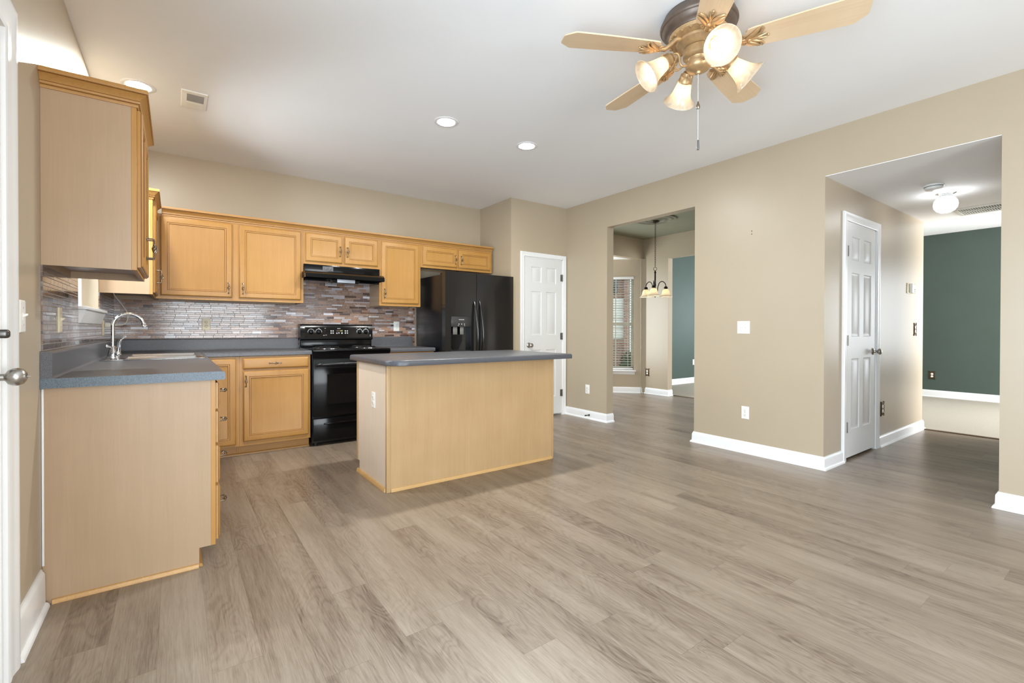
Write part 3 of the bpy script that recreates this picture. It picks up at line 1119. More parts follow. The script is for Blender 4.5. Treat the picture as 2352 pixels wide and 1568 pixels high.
# drawer bank: near end of the left run
c = thing('base_cabinet', 'drawer cabinet at the near end of the sink counter, pale end panel facing us', 'cabinet', local=True)
wd = 0.43
base_shell(c, wd, DPB, endmat='panel', mid=[(0.035, wd - 0.035, z - 0.014, z + 0.014) for z in (0.735, 0.57, 0.375)])
for z0, z1 in ((0.742, 0.868), (0.578, 0.728), (0.384, 0.562), (0.108, 0.368)):
    cab_door(c, 0.018, wd - 0.02, z0, z1, wd / 2, (z0 + z1) / 2 + 0.004, 'maple_y', 'drawer', DRAWP, horiz=True)
m = MB()
m.extrude([(-0.0005, 0.068, 0.0), (-0.014, 0.068, 0.0), (-0.0135, 0.068, 0.009), (-0.009, 0.068, 0.016), (-0.0005, 0.068, 0.018)], (0, DPB - 0.098, 0))
m.build('shoe_molding', 'shoe', c)
MB().box(-0.004, -0.0002, DPB - 0.007, DPB + 0.0003, 0.16, 0.882, 0.0015).build('caulk_bead', 'trim', c)
place(c, (XF, 2.655, 0), R(90))
# dishwasher
YDW0, YDW1 = 3.09, 3.69
d = thing('dishwasher', 'black dishwasher under the sink counter behind the drawers', 'dishwasher', (XF - 0.3, 0.5 * (YDW0 + YDW1), 0))
MB().box(XL + 0.03, XF - 0.005, YDW0, YDW1, 0.0, 0.86).build('tub', 'fridgeside', d)
MB().box(XF - 0.004, XF + 0.031, YDW0, YDW1, 0.12, 0.70, 0.004).build('door', 'black', d)
m = MB()
m.extrude([(XF - 0.004, YDW0, 0.705), (XF + 0.034, YDW0, 0.705), (XF + 0.033, YDW0, 0.79), (XF + 0.014, YDW0, 0.855), (XF - 0.004, YDW0, 0.868)], (0, YDW1 - YDW0, 0))
m.build('control_panel', 'black', d)
# sink base
c = thing('base_cabinet', 'two-door sink cabinet under the steel sink', 'cabinet', local=True)
wd = 4.715 - 3.695
base_shell(c, wd, DPB, mid=[(0.035, wd - 0.035, 0.70, 0.74)])
for a, b, hx in ((0.03, 0.44, 0.40), (0.452, 0.862, 0.49)):
    cab_door(c, a, b, 0.118, 0.705, hx, 0.63)
cab_door(c, 0.03, 0.862, 0.73, 0.862, None, None, 'maple_y', 'false_drawer', DRAWP)
place(c, (XF, 3.695, 0), R(90))
# back run
YF = 4.742
DBB = YB - YF - 0.0005
c = thing('base_cabinet', 'corner base cabinet with a tall narrow door behind the sink counter', 'cabinet', local=True)
x0, x1 = XF + 0.002, 0.4575
base_shell(c, x1 - x0, DBB)
cab_door(c, 0.02, 0.432 - x0, 0.108, 0.866)
place(c, (x0, YF, 0), 0)
c = thing('base_cabinet', 'base cabinet with one drawer above one door, left of the range', 'cabinet', local=True)
x0, x1 = 0.458, 1.046
base_shell(c, x1 - x0, DBB, mid=[(0.035, x1 - x0 - 0.035, 0.735, 0.775)])
cab_door(c, 0.482 - x0, 1.03 - x0, 0.768, 0.868, 0.742 - x0, 0.818, 'maple_h', 'drawer', DRAWP, horiz=True)
cab_door(c, 0.484 - x0, 1.03 - x0, 0.128, 0.752, 0.505 - x0, 0.665)
place(c, (x0, YF, 0), 0)
c = thing('base_cabinet', 'small base cabinet between range and refrigerator', 'cabinet', local=True)
x0, x1 = 1.832, 2.345
base_shell(c, x1 - x0, DBB, mid=[(0.035, x1 - x0 - 0.035, 0.735, 0.775)])
cab_door(c, 0.02, x1 - x0 - 0.02, 0.768, 0.868, (x1 - x0) / 2, 0.818, 'maple_h', 'drawer', DRAWP, horiz=True)
cab_door(c, 0.02, x1 - x0 - 0.02, 0.128, 0.752, 0.045, 0.665)
place(c, (x0, YF, 0), 0)

# ------------------------------------------------------------------ countertops
CT, CB = 0.925, 0.885


def edge_prof(back, front, z0=CB, z1=CT, r=0.013):
    """(across, z) slab profile with a rolled front edge"""
    s = 1 if front > back else -1
    p = [(back, z0), (front - s * 0.004, z0), (front, z0 + 0.004)]
    for k in range(6):
        a = k / 5 * PI / 2
        p.append((front - s * r + s * r * math.cos(a), z1 - r + r * math.sin(a)))
    p.append((back, z1))
    return p


SX0, SX1, SY0, SY1 = -0.362, 0.145, 3.885, 4.665   # cut-out for the sink
XFE, YFE = 0.195, 4.717
d = thing('countertop', 'speckled grey L-shaped worktop around the sink and along the back wall', 'countertop', (XL, 2.63, CB))
m = MB()
bx = XL + 0.0005
for a, b in ((2.632, SY0), (SY1, YFE)):
    m.extrude([(x, a, z) for x, z in edge_prof(bx, XFE)], (0, b - a, 0))
m.extrude([(x, SY0, z) for x, z in edge_prof(SX1, XFE)], (0, SY1 - SY0, 0))
m.box(bx, SX0, SY0, SY1, CB, CT)
m.box(bx, XFE, YFE, YB - 0.0005, CB, CT)
m.extrude([(XFE, y, z) for y, z in edge_prof(YB - 0.0005, YFE)], (1.054 - XFE, 0, 0))
m.build('worktop', 'counter', d)
BS = 1.036
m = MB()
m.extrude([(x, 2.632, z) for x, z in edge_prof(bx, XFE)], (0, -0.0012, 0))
cap = m.build('end_daylight_strip', 'counter_daylit', d)  # added thin strip carrying the daylight tint of the near end
cap['label'] = 'speckled edge strip with cool daylight put into its color'


def splash(b, f, z0=CT, z1=BS):
    s = 1 if f > b else -1
    p = [(b, z0), (f + s * 0.006, z0), (f + s * 0.001, z0 + 0.006), (f, z0 + 0.012)]
    for k in range(6):
        a = k / 5 * PI / 2
        p.append((f - s * 0.012 + s * 0.012 * math.cos(a), z1 - 0.012 + 0.012 * math.sin(a)))
    return p + [(b, z1)]


m = MB()
m.extrude([(x, 2.632, z) for x, z in splash(bx, XL + 0.036)], (0, YB - 0.001 - 2.632, 0))
m.extrude([(XL + 0.036, y, z) for y, z in splash(YB - 0.0005, YB - 0.030)], (1.054 - XL - 0.036, 0, 0))
m.build('backsplash_lip', 'counter', d)
d = thing('countertop', 'short speckled grey worktop between range and refrigerator', 'countertop', (1.83, YFE, CB))
MB().extrude([(1.832, y, z) for y, z in edge_prof(YB - 0.0005, YFE)], (2.352 - 1.832, 0, 0)).build('worktop', 'counter', d)
MB().extrude([(1.832, y, z) for y, z in splash(YB - 0.0005, YB - 0.030)], (2.352 - 1.832, 0, 0)).build('backsplash_lip', 'counter', d)

# mosaic tile on the walls
m = MB()
m.box(XL + 0.007, 1.0, YB - 0.006, YB - 0.0003, BS + 0.0005, UZ0 - 0.001)
m.box(1.0, 1.056, YB - 0.006, YB - 0.0003, BS + 0.0005, UZ0 - 0.001)
m.box(1.056, 1.832, YB - 0.006, YB - 0.0003, 0.86, 1.70)
m.box(1.832, 2.352, YB - 0.006, YB - 0.0003, BS + 0.0005, UZ0 - 0.001)
m.box(2.352, 2.388, YB - 0.006, YB - 0.0003, 0.90, UZ0 - 0.001)
struct('wall_tile_back', m, 'mosaic_x', 'brown and grey glass mosaic backsplash behind the range', 'backsplash')
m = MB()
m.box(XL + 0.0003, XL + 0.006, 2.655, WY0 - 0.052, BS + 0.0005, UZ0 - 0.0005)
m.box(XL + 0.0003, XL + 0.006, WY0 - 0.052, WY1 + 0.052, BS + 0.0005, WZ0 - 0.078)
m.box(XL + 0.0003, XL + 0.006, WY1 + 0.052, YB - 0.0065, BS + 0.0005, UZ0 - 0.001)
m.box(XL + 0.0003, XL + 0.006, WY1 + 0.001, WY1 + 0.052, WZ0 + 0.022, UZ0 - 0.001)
struct('wall_tile_left', m, 'mosaic_y_shaded', 'glass mosaic backsplash beside the sink window, wall shade painted in', 'backsplash')

# ------------------------------------------------------------------ sink and faucet
d = thing('kitchen_sink', 'double-bowl stainless steel sink set in the grey worktop', 'sink', (-0.11, 4.275, CT))
rx0, rx1, ry0, ry1 = -0.387, 0.166, 3.86, 4.69
m = MB()
zr = CT + 0.0005
midy = 4.275
holes = [(-0.27, 0.125, 3.9, midy - 0.02), (-0.27, 0.125, midy + 0.02, 4.65)]
ys = [ry0, holes[0][2], holes[0][3], holes[1][2], holes[1][3], ry1]
m.box(rx0, holes[0][0], ry0, ry1, zr, zr + 0.005, 0.002)
m.box(holes[0][1], rx1, ry0, ry1, zr, zr + 0.005, 0.002)
for a, b in ((ys[0], ys[1]), (ys[2], ys[3]), (ys[4], ys[5])):
    m.box(holes[0][0] - 0.001, holes[0][1] + 0.001, a, b, zr, zr + 0.005, 0.002)
m.build('rim', 'steel', d)
for hx0, hx1, hy0, hy1 in holes:
    m = MB()
    m.loops((hx0, hy0, zr + 0.004), X3, Y3, Z3, hx1 - hx0, hy1 - hy0, [(0, 0), (0.006, -0.012), (0.014, -0.14), (0.03, -0.16), (0.05, -0.165)], back=False)
    b = m.build('basin', 'steel', d)
    cx, cy = (hx0 + hx1) / 2, (hy0 + hy1) / 2
    MB().lathe((cx, cy, zr - 0.160), Z3, [(0.0, -0.0005), (0.028, 0), (0.042, 0.002), (0.044, 0.0), (0.044, -0.003), (0, -0.003)], 20).build('drain', 'chrome', b)

fx, fy, fz = -0.345, 4.16, zr + 0.005
d = thing('faucet', 'chrome gooseneck faucet with curved side lever behind the sink', 'faucet', (fx, fy, fz))
m = MB()
m.lathe((fx, fy, fz), Z3, [(0, 0), (0.036, 0), (0.036, 0.008), (0.030, 0.014), (0.031, 0.022), (0.027, 0.034), (0.023, 0.05), (0.019, 0.062), (0.016, 0.075), (0.013, 0.08), (0, 0.08)], 24)
m.build('base', 'chrome', d)
pts = [(fx, fy, fz + 0.075)]
cr = 0.0835
zc = 1.146
for k in range(5):
    pts.append((fx, fy, fz + 0.075 + (zc - fz - 0.075) * (k + 1) / 5))
for k in range(1, 15):
    a = PI - k / 14 * PI * 0.93
    pts.append((fx + cr + cr * math.cos(a), fy, zc + cr * math.sin(a)))
m = MB().tube(pts, 0.0105, 14)
e = Vector(pts[-1])
dd = (e - Vector(pts[-2])).normalized()
m.lathe(e - dd * 0.002, dd, [(0, 0), (0.0145, 0), (0.015, 0.006), (0.012, 0.010), (0.013, 0.015), (0.0165, 0.020), (0.0165, 0.025), (0.009, 0.026), (0, 0.026)], 16)
m.build('spout', 'chrome', d)
m = MB()
m.tube([(fx + 0.018, fy - 0.012, fz + 0.02), (fx + 0.030, fy - 0.02, fz + 0.045), (fx + 0.034, fy - 0.024, fz + 0.08), (fx + 0.036, fy - 0.026, fz + 0.105), (fx + 0.044, fy - 0.03, fz + 0.125), (fx + 0.062, fy - 0.034, fz + 0.142), (fx + 0.075, fy - 0.036, fz + 0.146)],
       [0.014, 0.0125, 0.0105, 0.0095, 0.0085, 0.0085, 0.0075], 12)
m.ball((fx + 0.026, fy - 0.018, fz + 0.026), 0.02, 1.0, 16, 8)
m.build('lever', 'chrome', d)
m = MB()
m.cyl((fx - 0.006, fy - 0.005, fz + 0.07), (fx - 0.028, fy - 0.022, fz + 0.078), 0.007, 0.008, 12)
m.ball((fx - 0.030, fy - 0.024, fz + 0.079), 0.0125, 1.0, 16, 8)
m.build('side_knob', 'chrome', d)

# ------------------------------------------------------------------ range
RX0, RX1, RYF = 1.0595, 1.825, 4.70
d = thing('range', 'black freestanding electric coil range between the base cabinets', 'range', (1.44, 5.0, 0))
MB().box(RX0 + 0.002, RX1 - 0.002, RYF + 0.045, YB - 0.012, 0.03, 0.905).build('body', 'fridgeside', d)
m = MB()
m.box(RX0, RX1, RYF - 0.005, YB - 0.085, 0.906, 0.932, 0.006)
m.box(RX0 + 0.004, RX1 - 0.004, RYF + 0.012, RYF + 0.044, 0.845, 0.906)
m.build('cooktop', 'black', d)
m = MB()
yb0 = YB - 0.115
m.box(RX0 + 0.005, RX1 - 0.005, yb0 + 0.02, YB - 0.0125, 0.906, 1.02, 0.006)
m.extrude([(RX0, yb0 + 0.012, 1.01), (RX0, yb0, 1.02), (RX0, yb0 + 0.012, 1.165), (RX0, yb0 + 0.022, 1.178), (RX0, YB - 0.03, 1.182), (RX0, YB - 0.0125, 1.17), (RX0, YB - 0.0125, 1.01)], (RX1 - RX0, 0, 0))
m.build('backguard', 'black', d)
# sloped control glass: plane through (yb0,1.02)-(yb0+.012,1.165)
slope = 0.012 / 0.145


def py(z, out=0.0):
    return yb0 + (z - 1.02) * slope - 0.001 - out


m = MB()
m.extrude([(RX0 + 0.045, py(1.035, 0.001), 1.035), (RX0 + 0.045, py(1.150, 0.001), 1.150), (RX0 + 0.045, py(1.150, -0.004), 1.150), (RX0 + 0.045, py(1.035, -0.004), 1.035)], (RX1 - RX0 - 0.09, 0, 0))
cp = m.build('control_panel', plain('glossy_control_glass', (18, 20, 24), 0.04, 0.3, 0.8), d)


def rx(u):  # 0..1 across the range
    return RX0 + u * (RX1 - RX0)


for u in (0.138, 0.238, 0.806, 0.897):
    m = MB()
    cz = 1.098
    m.lathe((rx(u), py(cz), cz), (0, -1, 0), [(0, 0), (0.027, 0.0), (0.026, 0.004), (0.021, 0.006), (0.019, 0.016), (0.016, 0.020), (0, 0.021)], 24)
    m.box(rx(u) - 0.004, rx(u) + 0.004, py(cz) - 0.027, py(cz) - 0.012, cz - 0.018, cz + 0.018, 0.002)
    kn = m.build('knob', 'black', d)
    MB().lathe((rx(u), py(cz) - 0.0012, cz), (0, -1, 0), [(0.029, 0), (0.031, 0.0006), (0.0325, 0)], 28).build('dial_ring', 'white_mark', kn)
m = MB()
m.box(rx(0.318), rx(0.335), py(1.105) - 0.014, py(1.105), 1.096, 1.116, 0.002)
m.build('selector', 'black', d)
MB().box(rx(0.477), rx(0.562), py(1.108, 0.0022), py(1.108), 1.100, 1.119).build('clock_window', plain('clock_glass', (58, 36, 16), 0.15), d)
m = MB()
for q in (0.535, 0.553):
    m.box(rx(q), rx(q) + 0.008, py(1.108, 0.0028), py(1.108, 0.002), 1.1055, 1.1135)
m.build('clock_digits', 'display', d)
for u in (0.405, 0.432, 0.602, 0.631):
    for z in (1.084, 1.107):
        MB().lathe((rx(u), py(z), z), (0, -1, 0), [(0, 0.0028), (0.0062, 0.0026), (0.0072, 0.0014), (0.0072, 0)], 14).build('button', 'white_mark', d)
MB().lathe((rx(0.555), py(1.084), 1.084), (0, -1, 0), [(0, 0.0028), (0.0075, 0.0026), (0.0085, 0.0014), (0.0085, 0)], 14).build('button', 'white_mark', d)
for u, s_ in ((0.484, 1), (0.512, -1)):
    zc_ = 1.084
    MB().extrude([(rx(u) - 0.0085, py(zc_), zc_ - 0.007 * s_), (rx(u) + 0.0085, py(zc_), zc_ - 0.007 * s_), (rx(u), py(zc_), zc_ + 0.008 * s_)], (0, -0.0028, 0)).build('arrow_button', 'white_mark', d)
for u, z, w_, h_ in ((0.49, 1.1345, 0.034, 0.004), (0.232, 1.1357, 0.012, 0.0035), (0.318, 1.1357, 0.012, 0.0035), (0.76, 1.1357, 0.012, 0.0035), (0.805, 1.1357, 0.012, 0.0035), (0.89, 1.1357, 0.012, 0.0035),
                   (0.30, 1.06, 0.010, 0.006), (0.325, 1.062, 0.016, 0.003), (0.958, 1.062, 0.008, 0.006), (0.958, 1.05, 0.008, 0.006)):
    MB().box(rx(u), rx(u) + w_, py(z, 0.0024), py(z), z - h_ / 2, z + h_ / 2).build('printed_mark', 'white_mark', d)
# oven door
od = MB()
od.box(RX0 + 0.004, RX1 - 0.004, RYF, RYF + 0.044, 0.285, 0.84, 0.005)
od = od.build('oven_door', 'black', d)
MB().box(RX0 + 0.13, RX1 - 0.13, RYF - 0.0015, RYF + 0.004, 0.40, 0.69, 0.001, 1).build('window', plain('oven_window_glass', (20, 20, 20), 0.06, 0, 0.3), od)
m = MB()
m.tube([(RX0 + 0.035, RYF - 0.001, 0.782), (RX0 + 0.05, RYF - 0.03, 0.788), (RX0 + 0.09, RYF - 0.045, 0.79), (1.44, RYF - 0.05, 0.79), (RX1 - 0.09, RYF - 0.045, 0.79), (RX1 - 0.05, RYF - 0.03, 0.788), (RX1 - 0.035, RYF - 0.001, 0.782)], 0.016, 12)
m.build('handle', plain('satin_black_handle', (30, 31, 34), 0.25), od)
dr = MB()
dr.box(RX0 + 0.004, RX1 - 0.004, RYF + 0.004, RYF + 0.044, 0.055, 0.268, 0.006)
dr = dr.build('drawer', 'black', d)
MB().box(RX0 + 0.10, RX1 - 0.10, RYF - 0.004, RYF + 0.008, 0.205, 0.222, 0.005).build('drawer_grip', 'black', dr)
for fxx in (RX0 + 0.04, RX1 - 0.04):
    for fyy in (RYF + 0.07, YB - 0.06):
        MB().cyl((fxx, fyy, 0.0), (fxx, fyy, 0.035), 0.016, seg=12).build('leveling_foot', 'rubber', d)
for bx_, by_, br in ((1.245, 4.86, 0.10), (1.64, 4.86, 0.08), (1.245, 5.10, 0.08), (1.64, 5.10, 0.10)):
    m = MB()
    m.lathe((bx_, by_, 0.9325), Z3, [(0.0, -0.0005), (br * 0.9, 0.0003), (br + 0.012, 0.0045), (br + 0.018, 0.004), (br + 0.02, 0)], 32)
    b = m.build('drip_pan', 'pan', d)
    pts = []
    for k in range(121):
        a = k / 120 * 2 * PI * 4.2
        r = 0.016 + (br - 0.018) * k / 120
        pts.append((bx_ + r * math.cos(a), by_ + r * math.sin(a), 0.9445))
    MB().tube(pts, 0.0052, 6).build('coil', 'coil', b)

# ------------------------------------------------------------------ range hood
HX0, HX1 = 1.047, 1.8235
d = thing('range_hood', 'black under-cabinet range hood above the cooker', 'range hood', (1.435, YB, 1.6))
MB().box(HX0, HX1, YU - 0.018, YB - 0.0065, 1.702, 1.7845, 0.002).build('vent_box', 'black', d)
m = MB()
ybk = YB - 0.0065
m.extrude([(HX0 - 0.018, YU - 0.018, 1.701), (HX0 - 0.018, 4.90, 1.700), (HX0 - 0.018, 4.862, 1.676), (HX0 - 0.018, 4.858, 1.640), (HX0 - 0.018, 4.870, 1.634), (HX0 - 0.018, 4.876, 1.640), (HX0 - 0.018, 4.88, 1.672),
           (HX0 - 0.018, 4.91, 1.688), (HX0 - 0.018, YU - 0.018, 1.688)], (HX1 - HX0 + 0.016, 0, 0))
m.box(HX0, HX0 + 0.006, YU - 0.0, ybk, 1.634, 1.7015)
m.box(HX1 - 0.006, HX1, YU - 0.0, ybk, 1.634, 1.7015)
m.box(HX0 - 0.018, HX0 - 0.012, 4.879, YU - 0.0185, 1.638, 1.689)
m.box(HX1 - 0.008, HX1 - 0.002, 4.879, YU - 0.0185, 1.638, 1.689)
m.box(HX0 + 0.006, HX1 - 0.006, YU - 0.017, ybk, 1.618, 1.688)
m.build('canopy', 'black', d)
m = MB()
m.extrude([(1.25, 4.925, 1.687), (1.62, 4.925, 1.687), (1.56, 4.925, 1.600), (1.31, 4.925, 1.600)], (0, 0.085, 0))
m.build('light_housing', 'black', d)
MB().box(1.345, 1.525, 4.916, 4.9245, 1.604, 1.645, 0.002).build('light_lens', 'lens', d)
m = MB()
for k, q in enumerate((1.245, 1.285)):
    m.box(q, q + 0.026, YU - 0.0235, YU - 0.0185, 1.735, 1.762, 0.002)
m.box(1.225, 1.33, YU - 0.0195, YU - 0.0183, 1.725, 1.772)
m.build('rocker_switches', 'grayplastic', d)

# ------------------------------------------------------------------ refrigerator
FX0, FX1, FYF, FZ = 2.395, 3.318, 4.565, 1.765
d = thing('refrigerator', 'glossy black side-by-side refrigerator with door dispenser', 'refrigerator', (2.85, 4.95, 0))
MB().box(FX0 + 0.004, FX1 - 0.004, FYF + 0.09, YB - 0.03, 0.0, FZ - 0.025, 0.006).build('body', 'fridgeside', d)
sp0 = 2.792
DX0, DX1, DZ0, DZ1 = 2.468, 2.724, 0.86, 1.272
m = MB()
y0, y1 = FYF, FYF + 0.075
bv = 0.006
# left door built around the dispenser recess
m.box(FX0, DX0, y0, y1, 0.10, FZ)
m.box(DX1, sp0, y0, y1, 0.10, FZ)
m.box(DX0, DX1, y0, y1, 0.10, DZ0)
m.box(DX0, DX1, y0, y1, DZ1, FZ)
m.box(DX0, DX1, y1 - 0.012, y1, DZ0, DZ1)
ld = m.build('freezer_door', 'fridge', d)
rd = MB().box(sp0 + 0.006, FX1, y0, y1, 0.10, FZ, bv).build('fresh_food_door', 'fridge', d)
M['dispenser'] = plain('dispenser_gray', (50, 50, 50), 0.22)
MB().box(DX0 + 0.001, DX1 - 0.001, y0 - 0.004, y1 - 0.013, 1.158, DZ1 - 0.001, 0.003).build('dispenser_panel', 'dispenser', ld)
m = MB()
m.box(DX0 + 0.001, DX1 - 0.001, y0 - 0.004, y1 - 0.013, DZ0 + 0.001, DZ0 + 0.03, 0.003)
m.build('dispenser_tray', 'dispenser', ld)
m = MB()
m.extrude([(DX0 + 0.02, y1 - 0.02, 1.15), (DX0 + 0.16, y1 - 0.02, 1.15), (DX0 + 0.172, y1 - 0.02, 1.0), (DX0 + 0.12, y1 - 0.02, 0.90), (DX0 + 0.05, y1 - 0.02, 0.90), (DX0 + 0.008, y1 - 0.02, 1.0)], (0, 0.006, 0))
m.build('dispenser_back', 'black', ld)
M['smoky'] = plain('smoky_plastic', (108, 106, 102), 0.12)
MB().box(DX0 + 0.03, DX0 + 0.085, y0 + 0.012, y0 + 0.022, 1.07, 1.1575, 0.004).build('dispenser_paddle', 'smoky', ld)
MB().box(DX0 + 0.12, DX0 + 0.165, y0 + 0.012, y0 + 0.022, 1.07, 1.1575, 0.004).build('dispenser_paddle', 'smoky', ld)
for u, z, w_ in ((0.09, 1.187, 0.012), (0.125, 1.187, 0.012), (0.16, 1.187, 0.012), (0.085, 1.17, 0.007), (0.165, 1.17, 0.007)):
    MB().box(DX0 + u, DX0 + u + w_, y0 - 0.0048, y0 - 0.003, z - 0.003, z + 0.003).build('dispenser_icon', 'white_mark', ld)


def text_mesh(name, s, size, mat, parent, loc, rot):
    cu = bpy.data.curves.new(name, 'FONT')
    cu.body = s
    cu.size = size
    cu.align_x = 'CENTER'
    cu.extrude = 0.0004
    o = bpy.data.objects.new(name, cu)
    COL.objects.link(o)
    bpy.context.view_layer.update()
    me = bpy.data.meshes.new_from_object(o.evaluated_get(bpy.context.evaluated_depsgraph_get()))
    bpy.data.objects.remove(o)
    me.materials.append(M[mat]) if not me.materials else None
    me.materials[0] = M[mat]
    n = bpy.data.objects.new(name, me)
    COL.objects.link(n)
    n.parent = parent
    root = parent
    while root.parent:
        root = root.parent
    n.location = Vector(loc) - Vector(root['_o'])
    n.rotation_euler = rot
    return n


text_mesh('lettering', 'FRIGIDAIRE', 0.0135, 'white_mark', ld, (DX0 + 0.128, y0 - 0.0044, 1.232), (R(90), 0, 0))


def fr_handle(x, parent):
    pts = []
    for k in range(17):
        t = k / 16
        z = 0.68 + 0.77 * t
        bow = math.sin(PI * t)
        pts.append((x + 0.016 * bow, FYF - 0.004 - 0.058 * bow ** 0.7, z))
    rr = [0.008 + 0.010 * math.sin(PI * k / 16) ** 0.6 for k in range(17)]
    MB().tube(pts, rr, 12).build('handle', 'fridge', parent)


fr_handle(sp0 - 0.032, ld)
fr_handle(sp0 + 0.040, rd)
m = MB()
for q in (FX0 + 0.06, FX1 - 0.06):
    m.box(q - 0.04, q + 0.04, FYF + 0.04, FYF + 0.16, FZ - 0.024, FZ - 0.001, 0.004)
m.build('hinge_cover', 'fridgeside', d)
MB().box(FX0 + 0.01, FX1 - 0.01, FYF + 0.03, FYF + 0.089, 0.01, 0.095, 0.004).build('kick_grille', 'fridgeside', d)

# ------------------------------------------------------------------ island
IX0, IX1, IY0, IY1 = 1.175, 2.685, 3.10, 3.745
d = thing('kitchen_island', 'maple kitchen island with plain veneered back panel, in the middle of the floor', 'island', (1.93, 3.42, 0))
MB().box(IX0 + 0.03, IX1 - 0.006, IY0, IY0 + 0.012, 0.012, 0.884).build('back_panel', 'island', d)
m = MB()
for x in (IX0 + 0.006, IX1 - 0.016):
    m.extrude([(x, IY0 + 0.02, 0.0), (x, IY0 + 0.02, 0.884), (x, IY1, 0.884), (x, IY1, 0.09), (x, IY1 - 0.05, 0.09), (x, IY1 - 0.05, 0.0)], (0.010, 0, 0))
m.box(IX0 + 0.016, IX1 - 0.016, IY0 + 0.013, IY1, 0.09, 0.106)
m.build('end_panel', 'isle_end', d)
MB().box(IX0, IX0 + 0.030, IY0 - 0.006, IY0 + 0.0195, 0.0, 0.884, 0.002).build('corner_post', 'island', d)
MB().box(IX1 - 0.0185, IX1, IY0 - 0.006, IY0 + 0.0195, 0.0, 0.884, 0.002).build('corner_post', 'island', d)
MB().box(IX0, IX0 + 0.0055, IY1 - 0.02, IY1 + 0.004, 0.09, 0.884, 0.001).build('edge_strip', 'island', d)
m = MB()
m.extrude([(IX0 + 0.031, IY0 - 0.0005, 0.0), (IX0 + 0.031, IY0 - 0.009, 0.0), (IX0 + 0.031, IY0 - 0.0085, 0.014), (IX0 + 0.031, IY0 - 0.005, 0.022), (IX0 + 0.031, IY0 - 0.0005, 0.024)], (IX1 - IX0 - 0.05, 0, 0))
m.extrude([(IX0 + 0.0055, IY0 + 0.02, 0.0), (IX0 - 0.010, IY0 + 0.02, 0.0), (IX0 - 0.0095, IY0 + 0.02, 0.014), (IX0 - 0.004, IY0 + 0.02, 0.026), (IX0 + 0.0055, IY0 + 0.02, 0.028)], (0, IY1 - IY0 - 0.045, 0))
m.build('shoe_molding', 'island_x', d)
m = MB()
m.box(IX0 + 0.017, IX1 - 0.017, IY1 - 0.06, IY1 - 0.0505, 0.0, 0.0895)
m.build('toe_kick', 'maple_h', d)
m = MB()
m.box(IX0 + 0.0165, IX1 - 0.0165, IY1 - 0.019, IY1, 0.107, 0.884)
m.build('face_frame', 'maple', d)
for a, b in ((IX0 + 0.03, 1.915), (1.945, IX1 - 0.03)):
    m = MB().loops((b, IY1 + 0.0005, 0.13), -X3, Z3, Y3, b - a, 0.72, DOORP)
    m.build('door', 'maple', d)

d = thing('island_countertop', 'speckled grey island worktop with clipped near-left corner overhanging the island', 'countertop', (1.93, 3.35, CB))
TX0, TX1, TY0, TY1 = 1.128, 2.722, 2.90, 3.80
cc = 0.13


def top_outline(e):
    """outline of the top, inset by e"""
    p = []
    x0, x1, y0, y1 = TX0 + e, TX1 - e, TY0 + e, TY1 - e
    rr = cc
    for k in range(7):   # near-left rounded corner
        a = PI + k / 6 * PI / 2
        p.append((x0 + rr + rr * math.cos(a), y0 + rr + rr * math.sin(a)))
    p += [(x1, y0), (x1, y1)]
    r3 = 0.03
    for k in range(4):
        a = PI / 2 + k / 3 * PI / 2
        p.append((x0 + r3 + r3 * math.cos(a), y1 - r3 + r3 * math.sin(a)))
    return p


m = MB()
zt = 0.918
stack = [(0.003, zt - 0.04), (0.0, zt - 0.036), (0.0, zt - 0.012), (0.002, zt - 0.006), (0.006, zt - 0.002), (0.012, zt)]
prev = None
for e, z in stack:
    cur = [m.bm.verts.new((x, y, z + 0.0065)) for x, y in top_outline(e)]
    if prev is None:
        m.face(cur[::-1])
    else:
        n = len(cur)
        for q in range(n):
            m.face([prev[q], prev[(q + 1) % n], cur[(q + 1) % n], cur[q]])
    prev = cur
m.face(prev)
m.build('worktop', 'counter', d)

# ------------------------------------------------------------------ electrical plates (local: back at y=0, faces -y)


def outlet(label, mat='plate', group=None, w_=0.070, h_=0.115):
    r = thing('outlet', label, 'outlet', local=True, group=group)
    MB().loops((-w_ / 2, 0, -h_ / 2), X3, Z3, (0, -1, 0), w_, h_, [(0, 0), (0, 0.003), (0.004, 0.0058), (0.006, 0.006)]).build('plate', mat, r)
    for s in (-1, 1):
        m = MB()
        m.lathe((0, -0.0058, s * 0.0195), (0, -1, 0), [(0.0165, 0), (0.0165, 0.0016), (0.0155, 0.002), (0, 0.002)], 24)
        f = m.build('socket', mat, r)
        sm = MB()
        for q, hh in ((-0.0062, 0.0085), (0.0062, 0.0068)):
            sm.box(q - 0.0011, q + 0.0011, -0.0086, -0.0077, s * 0.0195 + 0.003 - hh / 2, s * 0.0195 + 0.003 + hh / 2)
        sm.lathe((0, -0.0077, s * 0.0195 - 0.0075), (0, -1, 0), [(0.0024, 0), (0.0024, 0.0009), (0, 0.0009)], 10)
        sm.build('slots', 'slot', f)
    MB().lathe((0, -0.0058, 0), (0, -1, 0), [(0.003, 0), (0.0028, 0.001), (0, 0.0014)], 10).build('screw', 'nickel' if mat == 'plate' else mat, r)
    return r


